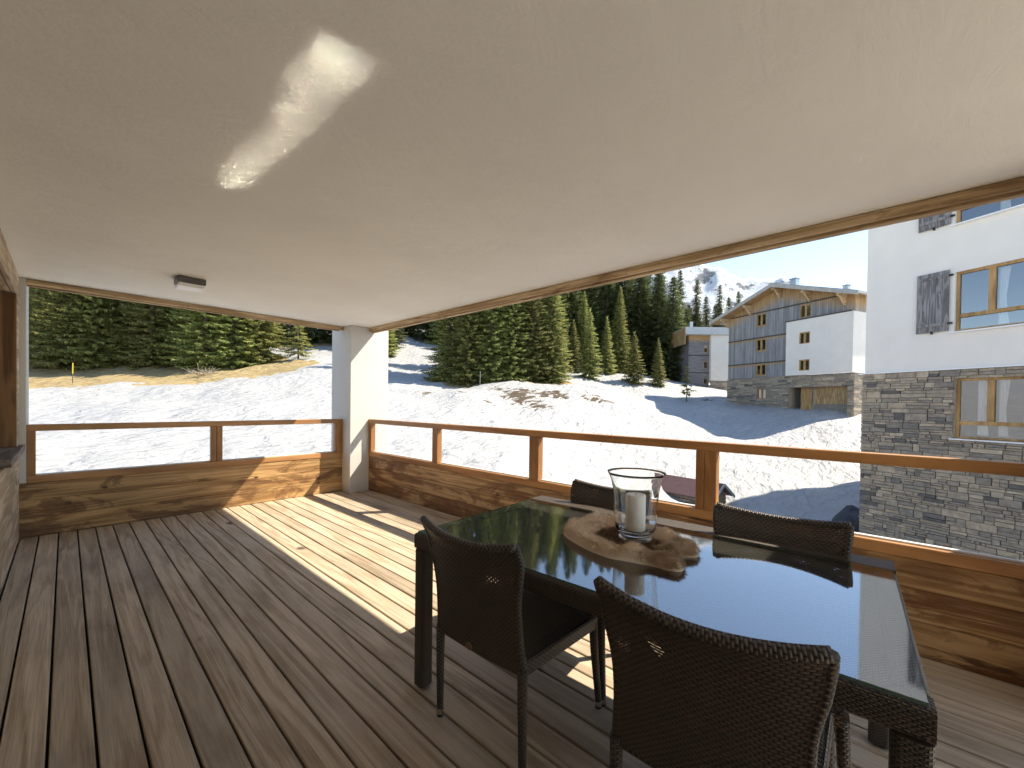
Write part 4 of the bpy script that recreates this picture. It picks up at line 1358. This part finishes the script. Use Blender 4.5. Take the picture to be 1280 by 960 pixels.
# ridge runs back and to the left in the picture
rdir = Vector((0.20, 0.98)).normalized()
HUT = placed('log_hut', 'tiny weathered log hut with a maroon felt roof in the snow below the railing', 'hut', frame_of((21.55, 5.95, g0 - 0.83), (rdir.y, -rdir.x), (rdir.x, rdir.y)))
hw, he, hp, hl = 0.72, 1.15, 1.62, 4.0
M['log'] = wood('weathered_log', (0.20, 0.155, 0.11), (0.42, 0.35, 0.27), 'X', 10, 20, 0.8, 3.0, bump=0.4)
q = MB()
q.prism([(-hw, 0), (-hw, he), (-hw * .42, he + (hp - he) * .58), (-hw * .42, 0.0)], 0, 0.1)
q.prism([(hw, 0), (hw, he), (hw * .42, he + (hp - he) * .58), (hw * .42, 0.0)], 0, 0.1)
q.prism([(-hw * .42, he), (hw * .42, he), (hw * .42, he + (hp - he) * .58), (0, hp), (-hw * .42, he + (hp - he) * .58)], 0.002, 0.1)
q.build('gable_wall', M['log'], HUT)
q = MB()
for sd in (-1, 1):
    for i in range(6): q.tube([(sd * hw, -0.08, 0.10 + i * 0.19), (sd * hw, hl, 0.10 + i * 0.19)], 0.095, 8)
q.build('log_wall', M['log'], HUT, smooth=True)
q = MB(); q.box(-hw + .1, hw - .1, 0.5, 0.55, 0, hp - .45); q.build('doorway_shade_panel', M['shade_black'], HUT)  # black panel standing in for the shade of the open doorway
q = MB()
for sd in (-1, 1):
    q.prism([(sd * (hw + .3), he - 0.19), (0, hp + .03), (0, hp + .09), (sd * (hw + .3), he - 0.13)], -0.35, hl + .3)
q.build('roof', simple('maroon_roof_felt', (0.105, 0.052, 0.055), 0.8, var=0.2, vscale=5), HUT)
q = MB()
for sd in (-1, 1):
    q.prism([(sd * (hw + .33), he - 0.26), (0, hp - 0.02), (0, hp + .11), (sd * (hw + .33), he - 0.11)], -0.41, -0.352)
q.build('bargeboard', simple('silver_grey_board', (0.36, 0.36, 0.37), 0.8, var=0.15), HUT)
q = MB(); q.box(-0.66, -0.36, -0.03, -0.003, 0.42, 0.72, 0.004); q.build('green_panel', simple('turquoise_paint', (0.03, 0.26, 0.20), 0.5), HUT)


# ------------------------------------------------------------------ trees
def leafmat(name, c0, c1, c2):
    k = NM(name)
    g = k.n('NewGeometry')
    oi = k.n('ObjectInfo')
    n = k.noise(k.coord(), 0.9, 4, 0.6)
    f = k.math('ADD', k.math('MULTIPLY', g.outputs['Random Per Island'], 0.5), k.math('MULTIPLY', n, 0.6))
    col = k.ramp(f, [(0.2, c0), (0.55, c1), (0.9, c2)])
    hs = k.n('HueSaturation')
    k.l(col, hs.inputs['Color'])
    k.l(k.math('MULTIPLY_ADD', oi.outputs['Random'], 0.03, 0.485), hs.inputs['Hue'])
    k.l(k.math('MULTIPLY_ADD', oi.outputs['Random'], 0.45, 0.78), hs.inputs['Value'])
    k.set(hs.outputs[0], 0.65, 0, 0.25)
    tl = k.n('BsdfTranslucent'); k.l(hs.outputs[0], tl.inputs[0])
    mx = k.n('MixShader'); mx.inputs[0].default_value = 0.38
    k.l(k.b.outputs[0], mx.inputs[1]); k.l(tl.outputs[0], mx.inputs[2]); k.l(mx.outputs[0], k.out.inputs['Surface'])
    return k.m


M['needles'] = leafmat('spruce_needles', (0.17, 0.19, 0.066), (0.31, 0.32, 0.108), (0.43, 0.42, 0.155))
M['needles_far'] = leafmat('dark_spruce_needles', (0.072, 0.092, 0.040), (0.125, 0.145, 0.058), (0.19, 0.205, 0.083))
M['needles_pale'] = leafmat('pale_pine_needles', (0.10, 0.12, 0.03), (0.18, 0.20, 0.05), (0.26, 0.27, 0.07))
M['bark'] = simple('spruce_bark', (0.14, 0.105, 0.08), 0.9, var=0.3, vscale=6)
M['dead'] = simple('dead_twigs', (0.30, 0.25, 0.20), 0.9, var=0.2)


def spruce_mesh(seed, H, Rb, step=0.36, nbr=8, twig=0.42, low=0.02, dens=1.0, pw=0.85, hang=0.35):
    rg = random.Random(seed)
    V, F = [], []

    def card(p, d, up, L, w):
        s = d.cross(up)
        if s.length < 1e-4: return
        s.normalize()
        b = len(V)
        m_ = p + d * (L * 0.45) - up * (L * 0.04)
        V.extend([tuple(p), tuple(m_ - s * w), tuple(p + d * L - up * (L * 0.22)), tuple(m_ + s * w)])
        F.append((b, b + 1, b + 2, b + 3))
    z = low * H
    lean = rg.uniform(0, 6.28)
    while z < H * 0.985:
        t = (z / H - low) / (1 - low)
        prof = (1 - t) ** pw * min(1.0, 0.62 + t * 5.0)
        rad = Rb * prof + 0.10
        n = max(4, int(nbr * (0.55 + 0.6 * prof)))
        a0 = rg.uniform(0, 6.28)
        for i in range(n):
            if rg.random() < 0.06: continue
            a = a0 + 6.283 * i / n + rg.uniform(-.25, .25)
            bulge = 1 + 0.20 * mnoise.noise(Vector((math.cos(a) * 1.5, math.sin(a) * 1.5, z * 0.45 + seed)))
            L = rad * rg.uniform(0.72, 1.10) * bulge
            zz = z + rg.uniform(-.16, .16)
            droop = (0.22 + hang * (1 - t)) * rg.uniform(0.7, 1.2)
            ca, sa = math.cos(a), math.sin(a)
            outv = Vector((ca, sa, 0)); sv = Vector((-sa, ca, 0))
            m = max(3, int(L / (twig * 0.30) * dens))
            for q_ in range(m):
                u = (0.22 + 0.78 * (q_ + rg.random() * .8) / m)
                u = min(u, 1.0)
                dz = -droop * L * u + 0.42 * droop * L * u * u * u + 0.12 * t * L
                p = outv * (L * u) + Vector((0, 0, zz + dz)) + sv * rg.uniform(-.05, .05)
                tl = twig * (1.15 - 0.45 * u) * rg.uniform(0.75, 1.25) * (0.62 + 0.5 * (1 - t))
                for sd in (-1, 1):
                    d = (outv * rg.uniform(0.35, 0.9) + sv * sd * rg.uniform(0.5, 1.0) + Vector((0, 0, rg.uniform(-.42, .12)))).normalized()
                    card(p, d, Vector((rg.uniform(-.25, .25), rg.uniform(-.25, .25), 1)).normalized(), tl, tl * rg.uniform(0.17, 0.27))
                if rg.random() < 0.75:
                    d = (outv * rg.uniform(0.1, 0.6) + sv * rg.uniform(-.3, .3) + Vector((0, 0, -1.0))).normalized()
                    card(p, d, outv, tl * 0.95, tl * 0.22)
            tip = outv * L + Vector((0, 0, zz - droop * L * 0.58 + 0.12 * t * L))
            card(tip, (outv + Vector((0, 0, rg.uniform(-.1, .35)))).normalized(), Vector((0, 0, 1)), twig * 0.9 * (0.5 + 0.5 * (1 - t)), twig * 0.13)
        z += step * (0.55 + 0.6 * prof) * rg.uniform(0.85, 1.15)
    for i in range(7):
        a = i * 0.9
        card(Vector((0, 0, H * (0.965 + .004 * i))), Vector((math.cos(a) * .35, math.sin(a) * .35, 1)).normalized(), Vector((math.cos(a + 1.57), math.sin(a + 1.57), 0)), 0.42, 0.05)
    me_ = bpy.data.meshes.new('spruce_crown')
    me_.from_pydata(V, [], F)
    # leaf shading normals bent outwards, so the crown's lit side brightens as one mass
    nv = np.array(V); fi = np.array(F)
    fc = nv[fi].mean(1)
    fn = np.cross(nv[fi[:, 1]] - nv[fi[:, 0]], nv[fi[:, 3]] - nv[fi[:, 0]])
    fn /= np.linalg.norm(fn, axis=1)[:, None] + 1e-9
    on = fc.copy(); on[:, 2] = 0
    on /= np.linalg.norm(on, axis=1)[:, None] + 1e-6
    on[:, 2] = 0.45
    fl = (fn * on).sum(1) < 0
    fi2 = fi.copy(); fi2[fl] = fi[fl][:, ::-1]
    fn[fl] *= -1
    vn = np.zeros_like(nv)
    nn_ = on * 0.75 + fn * 0.55
    nn_ /= np.linalg.norm(nn_, axis=1)[:, None]
    vn[fi2.ravel()] = np.repeat(nn_, 4, axis=0)
    me_.clear_geometry()
    me_.from_pydata(V, [], fi2.tolist())
    me_.polygons.foreach_set('use_smooth', [True] * len(F))
    me_.normals_split_custom_set_from_vertices(vn.tolist())
    q = MB()
    q.tube([(0, 0, -0.6), (0, 0, H * .3), (0.03, 0, H * .7), (0, 0, H * .985)], [0.016 * H + .03, 0.012 * H + .02, 0.006 * H + .015, 0.01], 8)
    for i in range(10):
        a = rg.uniform(0, 6.28); z0 = rg.uniform(.03, .3) * H; l = Rb * .6
        q.tube([(0, 0, z0), (math.cos(a) * l, math.sin(a) * l, z0 - l * .25)], [0.03, 0.008], 4)
    return me_, q


PROTO = []


def make_proto(name, seed, H, Rb, mat, **kw):
    cm, tq = spruce_mesh(seed, H, Rb, **kw)
    cm.materials.append(mat)
    root = thing(name, 'x', 'tree')
    tq.build('trunk', M['bark'], root, smooth=True)
    o = bpy.data.objects.new('crown', cm)
    COL.objects.link(o); o.parent = root
    PROTO.append((root, H, Rb, [False]))
    return len(PROTO) - 1


def plant(pi, x, y, H, Rb, rng, label, group, sink=0.15):
    root, h0, r0, used = PROTO[pi]
    o = root if not used[0] else copy_tree(root)
    used[0] = True
    o.location = (x, y, gz(x, y) - sink)
    o.rotation_euler = (rng.uniform(-.02, .02), rng.uniform(-.02, .02), rng.uniform(0, 6.28))
    sxy = Rb / r0
    o.scale = (sxy, sxy, H / h0)
    o['label'] = label
    if group: o['group'] = group
    elif 'group' in o: del o['group']
    return o


big = [make_proto('spruce_tree', 20 + i, 19, 3.2, M['needles'], twig=0.37, step=0.30, nbr=11) for i in range(3)]
dark = [make_proto('spruce_tree', 40 + i, 21, 3.1, M['needles_far'], twig=0.52, step=0.38, nbr=10, dens=0.9, pw=0.8) for i in range(3)]
sm = [make_proto('spruce_tree', 60 + i, 7.5, 1.7, M['needles'], twig=0.30, step=0.22, nbr=9, hang=0.2) for i in range(2)]
bushy = make_proto('spruce_tree', 71, 4.6, 1.9, M['needles'], twig=0.30, step=0.30, nbr=7, low=0.2, hang=0.1, pw=0.6)
tr_ = random.Random(3)
LEFT_LAB = ['tall spruce at the far left forest edge, touching the timber wall', 'broad bright green spruce second from the timber wall at the forest edge',
            'shaggy spruce at the forest edge behind the yellow marker pole', 'tall dark spruce at the forest edge above the small left railing, fourth from the wall',
            'slim spruce at the forest edge below the ceiling lamp', 'spruce at the forest edge just right of the ceiling lamp',
            'sunlit spruce standing forward at the grass edge, above the brush pile', 'rounder spruce at the forest edge right of the brush pile', 'last full spruce of the forest edge, before the small bushy spruce']
for i, (x, y, h, r) in enumerate(TREES['left']):
    plant(big[i % 3], x, y, h, r * 1.18, tr_, LEFT_LAB[i], None)
for i, (x, y, h, r) in enumerate(TREES['leftback']):
    plant(dark[i % 3], x, y, h, r, tr_, 'tall dark spruce in the second row behind the sunlit forest edge', 'second row of spruces behind the grassy edge')
plant(bushy, *BUSHY[0], tr_, 'small bushy spruce with bare lower trunk at the end of the grass', None)
plant(sm[0], *SMALL_SPRUCE[0], tr_, 'short spruce standing alone beside the shaded snow lane right of the pillar', None)
for i, (x, y, h, r) in enumerate(TREES['lane']):
    plant(dark[(i + 1) % 3], x, y, h, r, tr_, 'dark spruce closing the top of the shaded snow lane beside the pillar', 'spruces at the top of the snow lane')
FRONT_LAB = ['big spruce bordering the shaded snow lane, at the back of the front clump', 'low spreading spruce at the lane side of the front clump', 'wide bright spruce in the middle of the front clump behind the snow mound',
             'tall full spruce of the front clump, right of its widest tree', 'pointed spruce second from the right end of the front clump', 'sharply tapering spruce ending the front clump above the brown snow patches']
for i, (x, y, h, r) in enumerate(TREES['front']):
    plant(big[(i + 1) % 3], x, y, h, r * 1.04, tr_, FRONT_LAB[i], None)
for i, (x, y, h, r) in enumerate(TREES['frontback']):
    plant(dark[i % 3], x, y, h, r * 1.2, tr_, 'dark spruce filling in behind the front clump on the mound', 'spruces behind the front clump')
MID_LAB = ['well shaped young spruce just right of the front clump on clear snow', 'young spruce in shade between two snow clearings', 'young broad spruce with a pointed top in the snow clearing before the dark forest', 'smallest young spruce of the clearing, nearest to the flat roofed chalet',
           'young spruce tucked between the front clump and the dark forest', 'half grown spruce rising behind the young trees of the clearing', 'slender half grown spruce at the dark forest edge above the clearing']
for i, (x, y, h, r) in enumerate(TREES['mid']):
    plant(sm[i % 2] if h < 11 else big[i % 3], x, y, h, r, tr_, MID_LAB[i], None)
for i, (x, y, h, r) in enumerate(TREES['forest']):
    plant(dark[i % 3], x, y, h, r * 1.22, tr_, 'tall dark spruce of the far forest behind the snow clearing and chalets', 'far dark spruce forest')
for i, (x, y, h, r) in enumerate(FILL):
    plant(dark[(i * 2 + 1) % 3], x, y, h, r, tr_, 'tall dark spruce of the far forest behind the snow clearing and chalets' if x > 40 else 'tall dark spruce in the second row behind the sunlit forest edge', 'far dark spruce forest' if x > 40 else 'second row of spruces behind the grassy edge')

# pale young pine in front of the chalet
cm, tq = spruce_mesh(91, 3.7, 0.85, step=0.42, nbr=5, twig=0.34, low=0.28, hang=-0.05, dens=0.9, pw=0.5)
cm.materials.append(M['needles_pale'])
pn = thing('young_pine', 'thin yellow green young pine in front of the flat roofed chalet', 'tree', (46.7, 16.2, gz(46.7, 16.2) - 0.1))
q = MB(); q.tube([(0, 0, -0.4), (0.05, 0, 1.8), (0, 0, 3.6)], [0.07, 0.05, 0.015], 8); q.build('trunk', M['bark'], pn, smooth=True)
o = bpy.data.objects.new('crown', cm); COL.objects.link(o); o.parent = pn


# small things on the snow
def pole(x, y, h, label, col, bandc=None):
    p = thing('marker_pole', label, 'pole', (x, y, gz(x, y) - 0.2))
    q = MB(); q.tube([(0, 0, 0), (0.02, 0, h + .2)], 0.03, 8); q.build('shaft', col, p)
    if bandc:
        q = MB(); q.tube([(0.012, 0, h * 0.55), (0.02, 0, h + .19)], 0.036, 8); q.build('band', bandc, p)


YEL = simple('yellow_paint', (0.55, 0.42, 0.04), 0.5)
GRY = simple('grey_paint', (0.25, 0.25, 0.25), 0.5)
pole(0.4, 53.2, 1.7, 'yellow topped marker pole at the edge of the brown grass', M['band'], YEL)
pole(26.7, 28.6, 1.3, 'thin grey stake on top of the snow mound', GRY)
pole(46.0, 4.6, 2.2, 'grey post standing in front of the wooden garage door', GRY)
q = MB()
for i in range(70):
    a = R.uniform(0, 6.28); r = R.random() ** .6 * 1.3
    p = Vector((math.cos(a) * r, math.sin(a) * r * .6, R.uniform(0, .5) * (1 - r / 1.6)))
    d = Vector((R.uniform(-1, 1), R.uniform(-1, 1), R.uniform(-.1, .6))).normalized() * R.uniform(.5, 1.1)
    q.tube([p, p + d * .5 + Vector((0, 0, .05)), p + d], [0.025, 0.018, 0.008], 5)
bp = q.build('brush_pile', M['dead'], smooth=True)
bp.location = (9.0, 48.2, gz(9.0, 48.2) + 0.02)
tag(bp, 'pile of grey cut brushwood on the brown grass at the forest edge', 'brush pile')
q = MB()
bmx = bmesh.new(); bmesh.ops.create_icosphere(bmx, subdivisions=3, radius=1.0)
for v in bmx.verts: v.co *= 1 + 0.35 * mnoise.noise(v.co * 1.1 + Vector((4, 1, 2)))
q.v = [(v.co.x * 0.9, v.co.y * 0.7, v.co.z * 0.75) for v in bmx.verts]
q.f = [tuple(v.index for v in f.verts) for f in bmx.faces]; q.uv = [None] * len(q.f)
bmx.free()
rk = q.build('boulder', simple('dark_boulder_rock', (0.055, 0.06, 0.072), 0.85, var=0.4, vscale=2))
rk.location = (23.6, 0.9, gz(23.6, 0.9) + 0.1)
tag(rk, 'dark blue grey boulder in the snow at the foot of the stone building', 'boulder')
